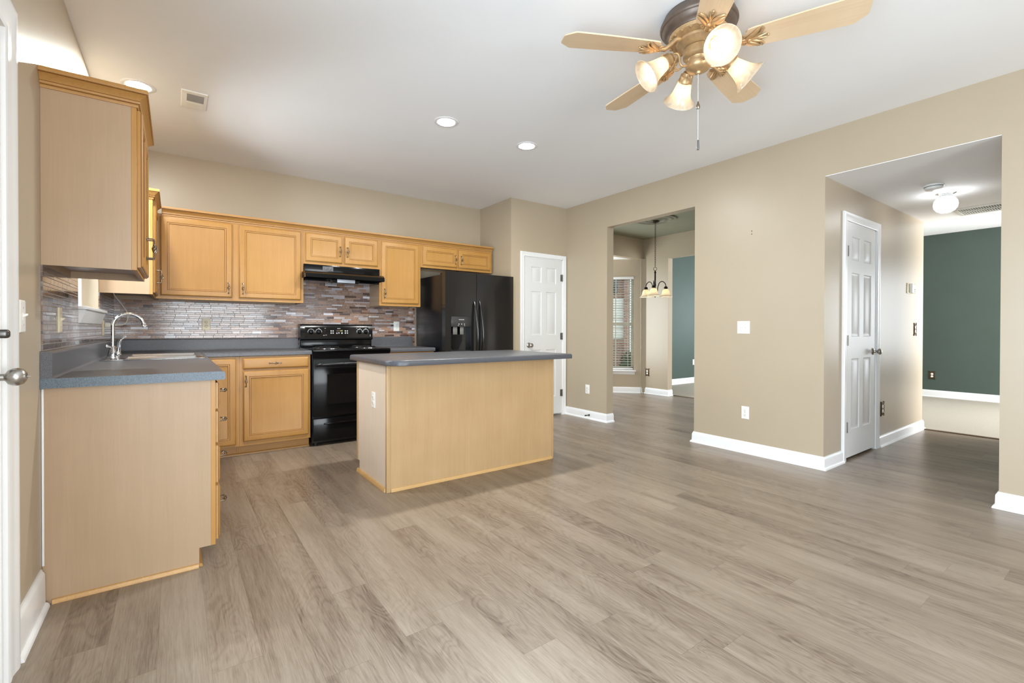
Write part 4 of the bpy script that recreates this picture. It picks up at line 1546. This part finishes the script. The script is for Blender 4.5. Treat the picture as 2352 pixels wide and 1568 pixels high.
def switch(label, gangs=1, mat='plate', w_=None):
    r = thing('light_switch', label, 'light switch', local=True)
    w_ = w_ or (0.07 if gangs == 1 else 0.116)
    h_ = 0.115
    MB().loops((-w_ / 2, 0, -h_ / 2), X3, Z3, (0, -1, 0), w_, h_, [(0, 0), (0, 0.003), (0.004, 0.0058), (0.006, 0.006)]).build('plate', mat, r)
    for g in range(gangs):
        cx = (g - (gangs - 1) / 2) * 0.046
        m = MB()
        m.box(cx - 0.0055, cx + 0.0055, -0.0068, -0.0058, -0.013, 0.013)
        m.extrude([(cx - 0.0045, -0.0062, -0.004), (cx - 0.0045, -0.018, 0.004), (cx - 0.0045, -0.017, 0.010), (cx - 0.0045, -0.0062, 0.008)], (0.009, 0, 0))
        m.build('toggle', mat, r)
        m = MB()
        for s in (-1, 1):
            m.lathe((cx, -0.0058, s * 0.03), (0, -1, 0), [(0.003, 0), (0.0028, 0.001), (0, 0.0014)], 10)
        m.build('screws', 'nickel', r)
    return r


RW, LW, BW = R(-90), R(90), 0.0
place(outlet('white outlet low on the tan wall, left of the dining opening'), (XR - 0.0002, 4.235, 0.372), RW)
place(outlet('white outlet low on the tan wall under the double switch'), (XR - 0.0002, 2.213, 0.37), RW)
place(switch('white double light switch on the tan wall between the two openings', 2), (XR - 0.0002, 2.233, 1.152), RW)
place(outlet('almond outlet on the mosaic backsplash left of the range', 'almond'), (0.24, YB - 0.0062, 1.172), BW)
place(outlet('white outlet on the mosaic backsplash right of the range'), (2.152, YB - 0.0062, 1.162), BW)
place(switch('white single light switch on the tan wall beside the entry door', 1), (XL + 0.0002, 2.355, 1.172), LW)
place(switch('almond switch plate on the shade-darkened mosaic between upper cabinet and worktop', 1, 'almond'), (XL + 0.0062, 2.985, 1.168), LW)
place(outlet('white outlet on the pale left end of the island'), (IX0 + 0.0058, 3.372, 0.61), RW)
ot = outlet('almond outlet with plugs beneath the right end of the window sill', 'almond')
place(ot, (XL + 0.0062, 4.60, 1.135), LW)
place(outlet('white outlet low on the green wall past the dining doorway'), (8.96, YG - 0.0002, 0.44), BW)

# plug with cord rising to the corner cabinet
d = thing('power_cord', 'white cord plugged in beside the faucet, looping up under the corner cabinet', 'cord', (XL + 0.016, 4.60, 1.15))
m = MB()
m.box(XL + 0.0165, XL + 0.048, 4.588, 4.612, 1.138, 1.170, 0.004)
m.build('plug', 'cord', d)
cp = [(XL + 0.046, 4.60, 1.154), (XL + 0.085, 4.63, 1.155), (XL + 0.11, 4.72, 1.158), (XL + 0.125, 4.82, 1.178), (XL + 0.13, 4.88, 1.215), (XL + 0.125, 4.90, 1.26), (XL + 0.10, 4.90, 1.31), (XL + 0.07, 4.88, 1.36), (XL + 0.05, 4.86, 1.395), (XL + 0.045, 4.85, 1.421)]


def spline(p, n=6):
    p = [Vector(q) for q in p]
    out = []
    for i in range(len(p) - 1):
        p0, p1, p2, p3 = p[max(i - 1, 0)], p[i], p[i + 1], p[min(i + 2, len(p) - 1)]
        for k in range(n):
            t = k / n
            out.append(0.5 * ((2 * p1) + (p2 - p0) * t + (2 * p0 - 5 * p1 + 4 * p2 - p3) * t * t + (3 * p1 - p0 - 3 * p2 + p3) * t ** 3))
    out.append(p[-1])
    return out


MB().tube(spline(cp), 0.0038, 8).build('wire', 'cord', d)


# ornate bronze plates: scrolled border
def ornate(name, label, cat, toggles=False):
    r = thing(name, label, cat, local=True)
    m = MB()
    w_, h_ = 0.080, 0.135
    m.loops((-0.029, 0, -0.048), X3, Z3, (0, -1, 0), 0.058, 0.096, [(0, 0), (0, 0.004), (0.005, 0.007)])
    for sx_ in (-1, 1):
        for sz_ in (-1, 1):
            pts = []
            for k in range(14):
                a = k / 13 * PI * 1.6
                rr = 0.015 * (1 - 0.55 * k / 13)
                pts.append((sx_ * (0.028 + rr * math.cos(a)), -0.005, sz_ * (0.049 + rr * math.sin(a))))
            m.tube(pts, 0.0042, 6)
            m.ball((sx_ * 0.040, -0.004, sz_ * 0.067), 0.006, 0.8, 8, 5)
        m.tube([(sx_ * 0.031, -0.004, -0.04), (sx_ * 0.036, -0.006, -0.02), (sx_ * 0.030, -0.006, 0), (sx_ * 0.036, -0.006, 0.02), (sx_ * 0.031, -0.004, 0.04)], 0.0045, 6)
        m.tube([(-0.03, -0.004, sx_ * 0.052), (-0.012, -0.006, sx_ * 0.060), (0, -0.006, sx_ * 0.055), (0.012, -0.006, sx_ * 0.060), (0.03, -0.004, sx_ * 0.052)], 0.0045, 6)
    m.build('scrolled_plate', 'rustic', r)
    for s in (-1, 1):
        m = MB()
        m.lathe((0, -0.0068, s * 0.0205), (0, -1, 0), [(0.0175, 0), (0.0175, 0.0025), (0.016, 0.003), (0, 0.003)], 20)
        m.build('switch_rocker' if toggles else 'socket', 'plate', r)
    return r


place(ornate('light_switch', 'ornate dark bronze switch plate below the hall thermostat', 'light switch', True), (6.635, O2A - 0.0002, 1.14), BW)
place(ornate('outlet', 'ornate dark bronze outlet low in the hall beside the closet door', 'outlet'), (5.605, O2A - 0.0002, 0.362), BW)
place(ornate('outlet', 'ornate dark bronze outlet on the far dark green wall', 'outlet'), (XFAR - 0.0002, 2.235, 0.37), RW)
place(ornate('outlet', 'ornate dark bronze outlet on the pale dining wall', 'outlet'), (XD - 0.0002, 5.288, 0.375), RW)
# thermostat
d = thing('thermostat', 'small white thermostat on the hall wall near its far end', 'thermostat', (6.43, O2A, 1.58))
MB().box(6.34, 6.52, O2A - 0.008, O2A - 0.0002, 1.525, 1.635, 0.003).build('wall_plate', 'almond', d)
MB().box(6.40, 6.52, O2A - 0.036, O2A - 0.0082, 1.53, 1.63, 0.005).build('body', 'plate', d)
MB().box(6.445, 6.495, O2A - 0.0372, O2A - 0.0362, 1.59, 1.615).build('screen', plain('lcd', (232, 236, 236), 0.2), d)
m = MB()
m.box(6.45, 6.47, O2A - 0.038, O2A - 0.0362, 1.562, 1.572, 0.0006, 1)
m.box(6.475, 6.495, O2A - 0.038, O2A - 0.0362, 1.562, 1.572, 0.0006, 1)
m.box(6.46, 6.485, O2A - 0.038, O2A - 0.0362, 1.542, 1.552, 0.0006, 1)
m.build('buttons', 'grayplastic', d)
# two bare wall anchors
for zz, lb in ((2.026, 'upper of two tiny screw anchors left high on the tan wall'), (1.999, 'lower of two tiny screw anchors left high on the tan wall')):
    o = MB().lathe((0, 0, 0), (0, -1, 0), [(0.006, 0), (0.0055, 0.002), (0.002, 0.003), (0, 0.003)], 12).build('wall_anchor', plain('anchor_gray', (120, 104, 88), 0.5))
    tag(o, lb, 'wall anchor', 'screw anchors on the tan wall')
    place(o, (XR - 0.0002, 2.163, zz), RW)
# door stop on the baseboard
d = thing('door_stop', 'short dark door stop sticking out of the baseboard by the dining opening', 'door stop', (XR - 0.014, 4.19, 0.052))
m = MB()
m.lathe((XR - 0.0145, 4.19, 0.052), (-1, 0, 0), [(0.012, 0), (0.011, 0.004), (0.006, 0.006), (0, 0.006)], 14)
pts = [(XR - 0.02 - 0.052 * k / 80, 4.19 + 0.005 * math.cos(k * 0.7), 0.052 + 0.005 * math.sin(k * 0.7)) for k in range(81)]
m.tube(pts, 0.0018, 5)
m.build('spring', 'darkmetal', d)
MB().cyl((XR - 0.071, 4.19, 0.052), (XR - 0.088, 4.19, 0.052), 0.0085, 0.0075, 14).build('tip', 'rubber', d)

# ------------------------------------------------------------------ ceiling fixtures


def recessed(x, y, label):
    r = thing('recessed_light', label, 'ceiling light', local=True, group='recessed lights in the kitchen ceiling')
    MB().lathe((0, 0, 0), (0, 0, -1), [(0.066, 0.001), (0.068, 0.0045), (0.088, 0.0055), (0.094, 0.003), (0.095, 0.0003), (0.066, 0.0003)], 40).build('trim_ring', 'trim', r)
    MB().lathe((0, 0, 0), (0, 0, -1), [(0.0655, 0.0004), (0.0655, 0.003), (0.05, 0.006), (0, 0.008)], 32).build('lens', 'canlight', r)
    place(r, (x, y, H))
    return r


recessed(-0.196, 3.98, 'lit recessed light half hidden behind the near upper cabinet')
recessed(1.714, 3.255, 'lit recessed light in mid ceiling over the left of the island')
recessed(2.510, 3.262, 'lit recessed light over the right end of the island')

d = thing('ceiling_vent', 'small square white air vent in the ceiling near the left upper cabinet', 'vent', (0.11, 4.0, H))
vx0, vx1, vy0, vy1 = 0.035, 0.188, 3.85, 4.145
m = MB()
m.loops((vx0, vy1, H - 0.0003), X3, -Y3, -Z3, vx1 - vx0, vy1 - vy0, [(0, 0), (0.003, 0.006), (0.012, 0.008)])
m.build('frame', 'plate', d)
m = MB()
for k in range(9):
    yy = vy0 + 0.155 - 0.0135 * k
    m.box(vx0 + 0.032, vx1 - 0.022, yy - 0.009, yy, H - 0.0105, H - 0.0082)
m.build('louvers', plain('vent_slats', (150, 150, 150), 0.5), d)
MB().box(vx0 + 0.03, vx1 - 0.025, vy1 - 0.11, vy1 - 0.03, H - 0.0095, H - 0.0082).build('damper_plate', 'plate', d)

# hall fixtures
d = thing('smoke_detector', 'round white smoke detector on the hall ceiling', 'smoke detector', (5.24, 1.125, HC))
MB().lathe((5.24, 1.125, HC - 0.0003), (0, 0, -1), [(0.0, 0), (0.068, 0), (0.070, 0.006), (0.068, 0.012), (0.062, 0.014), (0.063, 0.018), (0.060, 0.034), (0.05, 0.041), (0, 0.043)], 36).build('body', 'plate', d)
MB().lathe((5.24, 1.125, HC - 0.0003), (0, 0, -1), [(0.0605, 0.0135), (0.0655, 0.0145), (0.0655, 0.0172), (0.0605, 0.0178)], 36).build('vent_slot', 'grayplastic', d)
gx_, gy_ = 5.62, 1.125
d = thing('globe_light', 'lit white mushroom globe lamp on the hall ceiling', 'ceiling light', (gx_, gy_, HC))
MB().lathe((gx_, gy_, HC - 0.0003), (0, 0, -1), [(0, 0), (0.073, 0), (0.073, 0.006), (0.062, 0.012), (0.05, 0.016), (0.05, 0.036), (0, 0.036)], 32).build('base', 'chrome', d)
MB().lathe((gx_, gy_, HC), (0, 0, -1), [(0.046, 0.034), (0.050, 0.042), (0.066, 0.052), (0.080, 0.074), (0.085, 0.104), (0.080, 0.134), (0.064, 0.158), (0.038, 0.174), (0, 0.180)], 36).build('globe', 'globe', d)
d = thing('return_air_grille', 'white slotted return air grille in the hall ceiling behind the globe', 'vent', (6.62, 0.95, HC))
gx0, gx1, gy0, gy1 = 6.46, 6.83, 0.63, 1.245
m = MB()
zf = HC - 0.0003
m.box(gx0, gx0 + 0.035, gy0, gy1, zf - 0.010, zf, 0.002)
m.box(gx1 - 0.035, gx1, gy0, gy1, zf - 0.010, zf, 0.002)
m.box(gx0 + 0.034, gx1 - 0.034, gy0, gy0 + 0.035, zf - 0.010, zf, 0.002)
m.box(gx0 + 0.034, gx1 - 0.034, gy1 - 0.035, gy1, zf - 0.010, zf, 0.002)
m.box(0.5 * (gx0 + gx1) - 0.01, 0.5 * (gx0 + gx1) + 0.01, gy0 + 0.034, gy1 - 0.034, zf - 0.009, zf)
m.build('frame', 'plate', d)
m = MB()
k = gy0 + 0.045
while k < gy1 - 0.045:
    m.box(gx0 + 0.034, gx1 - 0.034, k, k + 0.007, zf - 0.0085, zf - 0.002)
    k += 0.0185
m.build('slats', 'plate', d)
MB().box(gx0 + 0.03, gx1 - 0.03, gy0 + 0.03, gy1 - 0.03, zf - 0.0015, zf).build('backing', 'slot', d)

# ------------------------------------------------------------------ ceiling fan
FC = Vector((2.016, 1.286, H))
d = thing('ceiling_fan', 'flush ceiling fan with five maple blades and four lit glass shades', 'ceiling fan', FC)
m = MB()
m.lathe(FC, (0, 0, -1), [(0, 0.1318), (0.158, 0.1318), (0.166, 0.150), (0.1735, 0.166), (0.1745, 0.174), (0.171, 0.182), (0.164, 0.186)], 56)
m.lathe(FC, (0, 0, -1), [(0.166, 0.184), (0.160, 0.196), (0.150, 0.206), (0.140, 0.212), (0.136, 0.219), (0.0, 0.222)], 56)
m.build('motor_housing', 'fanbronze', d)
m = MB()
m.lathe(FC, (0, 0, -1), [(0.135, 0.2205), (0.132, 0.236), (0.118, 0.244), (0.100, 0.248), (0.098, 0.258), (0.078, 0.272), (0.066, 0.280), (0.0, 0.282)], 40)
for k in range(20):
    a = 2 * PI * k / 20
    m.ball((FC.x + 0.128 * math.cos(a), FC.y + 0.128 * math.sin(a), H - 0.240), 0.009, 0.7, 8, 5)
m.build('flywheel', 'antique', d)
m = MB()
m.lathe(FC, (0, 0, -1), [(0.066, 0.2825), (0.069, 0.288), (0.069, 0.318), (0.062, 0.326), (0.050, 0.330), (0.046, 0.340), (0.048, 0.348), (0.057, 0.352), (0.057, 0.366), (0.050, 0.378), (0.034, 0.386), (0.012, 0.390), (0.008, 0.398), (0, 0.400)], 36)
m.build('switch_housing', 'antique', d)
BZ = 2.453
for k, ang in enumerate((152.06, 80.06, 8.06, -63.9, -135.9)):
    a = R(ang)
    dr_ = Vector((math.cos(a), math.sin(a), 0))
    tn = Vector((-math.sin(a), math.cos(a), 0))
    pt = R(9)
    tw = tn * math.cos(pt) - Z3 * math.sin(pt)     # the counter-clockwise side sits lower
    nn = dr_.cross(tw)
    if nn.z < 0:
        nn = -nn
    ctr = Vector((FC.x, FC.y, BZ))
    half = [(0.200, 0.020), (0.203, 0.040), (0.212, 0.053), (0.230, 0.058), (0.32, 0.064), (0.45, 0.072), (0.60, 0.077), (0.612, 0.076), (0.620, 0.071), (0.655, 0.040), (0.660, 0.030)]
    outl = [(r_, w_) for r_, w_ in half] + [(r_, -w_) for r_, w_ in half[::-1]]
    m = MB()
    m.extrude([ctr + dr_ * r_ + tw * w_ - nn * 0.003 for r_, w_ in outl], nn * 0.006)
    # build blade in its own frame so that the grain runs along it
    bo = m.build('blade', 'fan_wood', d)
    me = bo.data
    rot = Matrix.Rotation(a, 4, 'Z')
    me.transform(rot.inverted() @ Matrix.Translation(Vector((0, 0, H - BZ))))
    bo.location = (0, 0, BZ - H)
    bo.rotation_euler = (0, 0, a)
    # decorative iron under the blade (local frame of the blade)
    m = MB()

    def P3(r_, w_, dz):
        v = dr_ * r_ + tw * w_ + nn * dz
        return rot.inverted().to_3x3() @ v
    z0_ = -0.007
    m.tube([P3(0.095, 0, 0.045), P3(0.12, 0, 0.040), P3(0.145, 0, 0.012), P3(0.17, 0, -0.006), P3(0.215, 0, z0_), P3(0.25, 0, z0_)], [0.013, 0.012, 0.011, 0.011, 0.010, 0.008], 10)
    for s in (-1, 1):
        m.tube([P3(0.195, 0, z0_), P3(0.215, s * 0.014, z0_ - 0.002), P3(0.236, s * 0.03, z0_ - 0.002), P3(0.252, s * 0.048, z0_), P3(0.258, s * 0.056, z0_ + 0.001)], [0.006, 0.009, 0.010, 0.008, 0.004], 8)
        m.tube([P3(0.215, 0, z0_), P3(0.235, s * 0.010, z0_ - 0.003), P3(0.262, s * 0.028, z0_ - 0.002), P3(0.272, s * 0.048, z0_), P3(0.266, s * 0.058, z0_)], [0.005, 0.007, 0.007, 0.006, 0.003], 8)
        m.tube([P3(0.235, 0, z0_), P3(0.262, s * 0.006, z0_ - 0.003), P3(0.285, s * 0.012, z0_)], [0.005, 0.006, 0.003], 8)
        sc = [P3(0.195 + 0.011 * (1 - q / 14) * math.cos(q * 0.5) - 0.004, s * (0.02 + 0.011 * (1 - q / 14) * math.sin(q * 0.5)), z0_) for q in range(12)]
        m.tube(sc, 0.0038, 6)
    m.ball(P3(0.291, 0, z0_), 0.006, 1, 10, 6)
    m.ball(P3(0.215, 0, z0_ - 0.006), 0.010, 0.8, 12, 6)
    io = m.build('blade_iron', 'antique', None)
    io.parent = bo
# light kit
for k, ang in enumerate((235, 145, 55, 325)):
    a = R(ang)
    dr_ = Vector((math.cos(a), math.sin(a), 0))
    ctr = Vector((FC.x, FC.y, 0))
    ax = (dr_ * 0.80 - Z3 * 0.60).normalized()
    neck = ctr + dr_ * 0.142 + Z3 * 2.408
    # arm: curls out of the hub, over, and into the socket cup
    m = MB()
    apts = [ctr + dr_ * 0.05 + Z3 * 2.384, ctr + dr_ * 0.075 + Z3 * 2.380, ctr + dr_ * 0.088 + Z3 * 2.395, ctr + dr_ * 0.090 + Z3 * 2.420, ctr + dr_ * 0.100 + Z3 * 2.438, ctr + dr_ * 0.118 + Z3 * 2.436, neck - ax * 0.012]
    m.tube(spline(apts, 5), 0.006, 8)
    m.tube(spline([ctr + dr_ * 0.075 + Z3 * 2.380, ctr + dr_ * 0.088 + Z3 * 2.366, ctr + dr_ * 0.106 + Z3 * 2.368, ctr + dr_ * 0.110 + Z3 * 2.384, ctr + dr_ * 0.101 + Z3 * 2.392], 5), 0.004, 6)
    m.tube(spline([ctr + dr_ * 0.088 + Z3 * 2.366, ctr + dr_ * 0.104 + Z3 * 2.356, ctr + dr_ * 0.116 + Z3 * 2.360], 4), 0.0035, 6)
    ar = m.build('lamp_arm', 'antique', d)
    m = MB()
    m.lathe(neck - ax * 0.025, ax, [(0, 0), (0.010, 0.0), (0.020, 0.004), (0.024, 0.014), (0.031, 0.020), (0.033, 0.040), (0.0345, 0.042), (0.0345, 0.050), (0.030, 0.050), (0.029, 0.02), (0, 0.018)], 28)
    for q in range(3):
        aa = q * 2 * PI / 3
        sdir = ax.orthogonal().normalized()
        sdir = Quaternion(ax, aa) @ sdir
        m.cyl(neck + ax * 0.021 + sdir * 0.030, neck + ax * 0.021 + sdir * 0.042, 0.003, seg=8)
    m.build('socket_cup', 'antique', ar)
    m = MB()
    prof = [(0.0285, 0.004), (0.031, 0.020), (0.036, 0.042), (0.041, 0.065), (0.047, 0.088), (0.056, 0.108), (0.069, 0.124), (0.078, 0.131), (0.079, 0.133)]
    inner = [(r_ - 0.003, t_ + 0.0012) for r_, t_ in prof[::-1]]
    m.lathe(neck, ax, prof + inner, 36)
    sh = m.build('glass_shade', 'shade', d)
    MB().lathe(neck, ax, [(0, 0.022), (0.011, 0.023), (0.013, 0.035), (0.022, 0.055), (0.029, 0.076), (0.028, 0.09), (0.020, 0.102), (0.0, 0.108)], 20).build('bulb', 'bulb', sh)
    MB().lathe(neck, ax, [(0, -0.006), (0.012, -0.006), (0.0125, 0.022), (0, 0.0222)], 14).build('bulb_socket', 'trim', sh)
# pull chain
m = MB()
zz = H - 0.401
while zz > 2.02:
    m.ball((FC.x, FC.y, zz), 0.0021, 1, 6, 4)
    zz -= 0.0048
m.cyl((FC.x, FC.y, H - 0.40), (FC.x, FC.y, 2.03), 0.0007, seg=5)
pc = m.build('pull_chain', 'nickel', d)
m = MB()
m.lathe((FC.x, FC.y, 2.178), Z3, [(0, 0), (0.006, 0.001), (0.0095, 0.008), (0.0085, 0.016), (0.005, 0.026), (0.0028, 0.036), (0, 0.037)], 14)
m.build('chain_drop', 'pewter', pc)
m = MB()
m.lathe((FC.x, FC.y, 1.985), Z3, [(0, 0), (0.006, 0.0), (0.0065, 0.004), (0.006, 0.03), (0.0055, 0.044), (0.003, 0.046), (0, 0.047)], 14)
m.build('chain_bob', plain('bob_gray', (110, 108, 106), 0.35, 0.6), pc)

# true size of the fan: everything grows about the fan's axis and moves to its mount
FS = 1.0888
for o in list(bpy.data.objects):
    r = o
    lv = 0
    while r.parent is not None:
        r = r.parent
        lv += 1
    if r == d and o != d:
        o.data.transform(Matrix.Scale(FS, 4))
        o.location = o.location * FS
        if lv == 1:
            o.location.z += 1.613 * (FS - 1)
d.location = (FC.x * FS, FC.y * FS, H)

# ------------------------------------------------------------------ dining chandelier and medallion
MC = Vector((5.66, 4.285, 2.735))
m = MB()
m.lathe(MC, (0, 0, -1), [(0, 0.0005), (0.290, 0.0005), (0.296, 0.008), (0.292, 0.016), (0.280, 0.020), (0.268, 0.016), (0.262, 0.010), (0.245, 0.012), (0.236, 0.020), (0.225, 0.022), (0.214, 0.016), (0.205, 0.012), (0.160, 0.014),
                         (0.150, 0.022), (0.140, 0.025), (0.130, 0.020), (0.122, 0.014), (0.10, 0.016), (0.085, 0.026), (0.06, 0.029), (0.0, 0.029)], 64)
o = m.build('ceiling_medallion', plain('pewter_painted_plaster', (138, 136, 122), 0.3, 0.55, 0.5, 0.1))
tag(o, 'round ringed grey medallion on the sage dining ceiling', 'ceiling medallion')
d = thing('chandelier', 'three-arm dark bronze chandelier with lit amber bell shades in the dining room', 'chandelier', (MC.x, MC.y, 2.706))
MB().lathe((MC.x, MC.y, 2.7055), (0, 0, -1), [(0, 0), (0.062, 0), (0.062, 0.006), (0.05, 0.018), (0.025, 0.027), (0.008, 0.030), (0, 0.036)], 28).build('canopy', 'darkmetal', d)


def link(m, c, flip, L=0.017, wv=0.009, r_=0.0022):
    pts = []
    for q in range(14):
        a = 2 * PI * q / 14
        x_, z_ = wv * math.cos(a), L * math.sin(a)
        pts.append((c[0] + (x_ if flip else 0), c[1] + (0 if flip else x_), c[2] + z_))
    m.tube(pts, r_, 6, closed=True)


m = MB()
zz = 2.657
q = 0
while zz > 2.035:
    link(m, (MC.x, MC.y, zz), q % 2 == 0)
    zz -= 0.0272
    q += 1
m.build('chain', 'darkmetal', d)
m = MB()
pts = [(MC.x + 0.024 * math.cos(2 * PI * k / 20) * 0.8, MC.y - 0.024 * math.cos(2 * PI * k / 20) * 0.6, 2.012 + 0.024 * math.sin(2 * PI * k / 20)) for k in range(20)]
m.tube(pts, 0.0035, 8, closed=True)
m.lathe((MC.x, MC.y, 1.990), (0, 0, -1), [(0, 0), (0.006, 0), (0.008, 0.012), (0.014, 0.02), (0.016, 0.034), (0.010, 0.044), (0.011, 0.05), (0.012, 0.20), (0.016, 0.215), (0.012, 0.235), (0.013, 0.31), (0.02, 0.325), (0.02, 0.35), (0.010, 0.37), (0.005, 0.38), (0.008, 0.388), (0, 0.396)], 20)
m.build('stem', 'darkmetal', d)
for ang in (210, 330, 90):
    a = R(ang)
    dr_ = Vector((math.cos(a), math.sin(a), 0))
    c0 = Vector((MC.x, MC.y, 0))
    RA = 0.162
    m = MB()
    m.tube(spline([c0 + dr_ * 0.012 + Z3 * 1.655, c0 + dr_ * 0.035 + Z3 * 1.690, c0 + dr_ * 0.042 + Z3 * 1.75, c0 + dr_ * 0.065 + Z3 * 1.81, c0 + dr_ * 0.105 + Z3 * 1.832, c0 + dr_ * 0.145 + Z3 * 1.81, c0 + dr_ * RA + Z3 * 1.772, c0 + dr_ * RA + Z3 * 1.748], 6), 0.0065, 8)
    ar = m.build('arm', 'darkmetal', d)
    m = MB()
    m.lathe(c0 + dr_ * RA + Z3 * 1.762, (0, 0, -1), [(0, 0), (0.008, 0.0), (0.022, 0.008), (0.029, 0.018), (0.026, 0.024), (0.022, 0.026), (0.024, 0.034), (0.034, 0.036), (0.034, 0.041), (0, 0.041)], 24)
    m.build('shade_holder', 'darkmetal', ar)
    prof = [(0.030, 0.0), (0.040, 0.010), (0.050, 0.030), (0.054, 0.052), (0.060, 0.076), (0.072, 0.096), (0.088, 0.108), (0.0925, 0.111)]
    inner = [(r_ - 0.0028, t_ + 0.001) for r_, t_ in prof[::-1]]
    nk = c0 + dr_ * RA + Z3 * 1.7205
    sh = MB().lathe(nk, (0, 0, -1), prof + inner, 32).build('glass_shade', 'shade2', d)
    MB().ball(nk - Z3 * 0.055, 0.026, 1.15, 16, 8).build('bulb', 'bulb2', sh)

# ------------------------------------------------------------------ outdoors seen through the bay window
o = MB().box(-6, 40, 6.6, 40, -0.55, -0.40).build('lawn', 'grass')
tag(o, 'green lawn outside the dining bay window', 'lawn', kind='structure')
HO, HR_ = Vector((12.0, 12.0, 0)), R(-45)
d = thing('neighbor_house', 'brick house with white garage door seen through the dining bay blind', 'house', local=True)
MB().box(-4.0, 1.28, 0.12, 0.6, 2.25, 3.4).build('upper_wall', 'brick', d)
MB().box(1.28, 1.47, -0.05, 0.6, -0.4, 3.4).build('brick_pillar', 'brick', d)
MB().box(-4.0, 1.28, 0.12, 0.6, -0.4, 0.8).build('lower_wall', 'brick', d)
m = MB()
for k in range(4):
    m.box(-4.0, 1.28, 0.10, 0.16, 0.8 + 0.3625 * k, 0.8 + 0.3625 * (k + 1) - 0.02, 0.01)
m.box(-4.0, 1.28, 0.14, 0.3, 0.8, 2.25)
m.build('garage_door', 'siding', d)
MB().box(1.475, 1.58, -0.06, 0.6, -0.4, 3.4).build('corner_trim', 'siding', d)
MB().box(1.58, 5.0, 0.05, 0.6, -0.4, 3.4).build('side_wall', plain('gray_siding', (188, 186, 176), 0.7), d)
MB().extrude([(-4.2, -0.5, 3.35), (-4.2, 3.0, 5.0), (-4.2, 3.0, 4.9), (-4.2, -0.5, 3.25)], (9.4, 0, 0)).build('roof', 'roof', d)
MB().box(0.4, 1.05, 0.09, 0.14, 2.4, 3.1, 0.01).build('window', plain('dark_window', (70, 84, 96), 0.1), d)
place(d, HO, HR_)


def shrub(name, c, rad, hz, n, label):
    m = MB()
    rnd = random.Random(3)
    for k in range(n):
        th, ph = rnd.uniform(0, 2 * PI), math.acos(rnd.uniform(-0.2, 1))
        rr = rnd.uniform(0.75, 1.0)
        p = Vector((c[0] + rad * rr * math.sin(ph) * math.cos(th), c[1] + rad * rr * math.sin(ph) * math.sin(th), c[2] + hz * rr * math.cos(ph)))
        q = Quaternion((rnd.uniform(-1, 1), rnd.uniform(-1, 1), rnd.uniform(-1, 1)), rnd.uniform(0, 3))
        s = rnd.uniform(0.04, 0.07)
        vs = [m.bm.verts.new(p + q @ Vector(v) * s) for v in ((-0.4, 0, 0), (0, -1, 0.1), (0.4, 0, 0), (0, 1, 0.1))]
        m.face(vs)
    m.ball(c, rad * 0.8, hz / rad, 16, 10)
    o = m.build(name, 'leaf')
    return tag(o, label, 'shrub')


shrub('shrub', (10.06, 8.45, -0.38), 0.38, 0.95, 900, 'round dark green shrub on the lawn outside the bay window')

# clean helper properties
for o in bpy.data.objects:
    if '_o' in o:
        del o['_o']
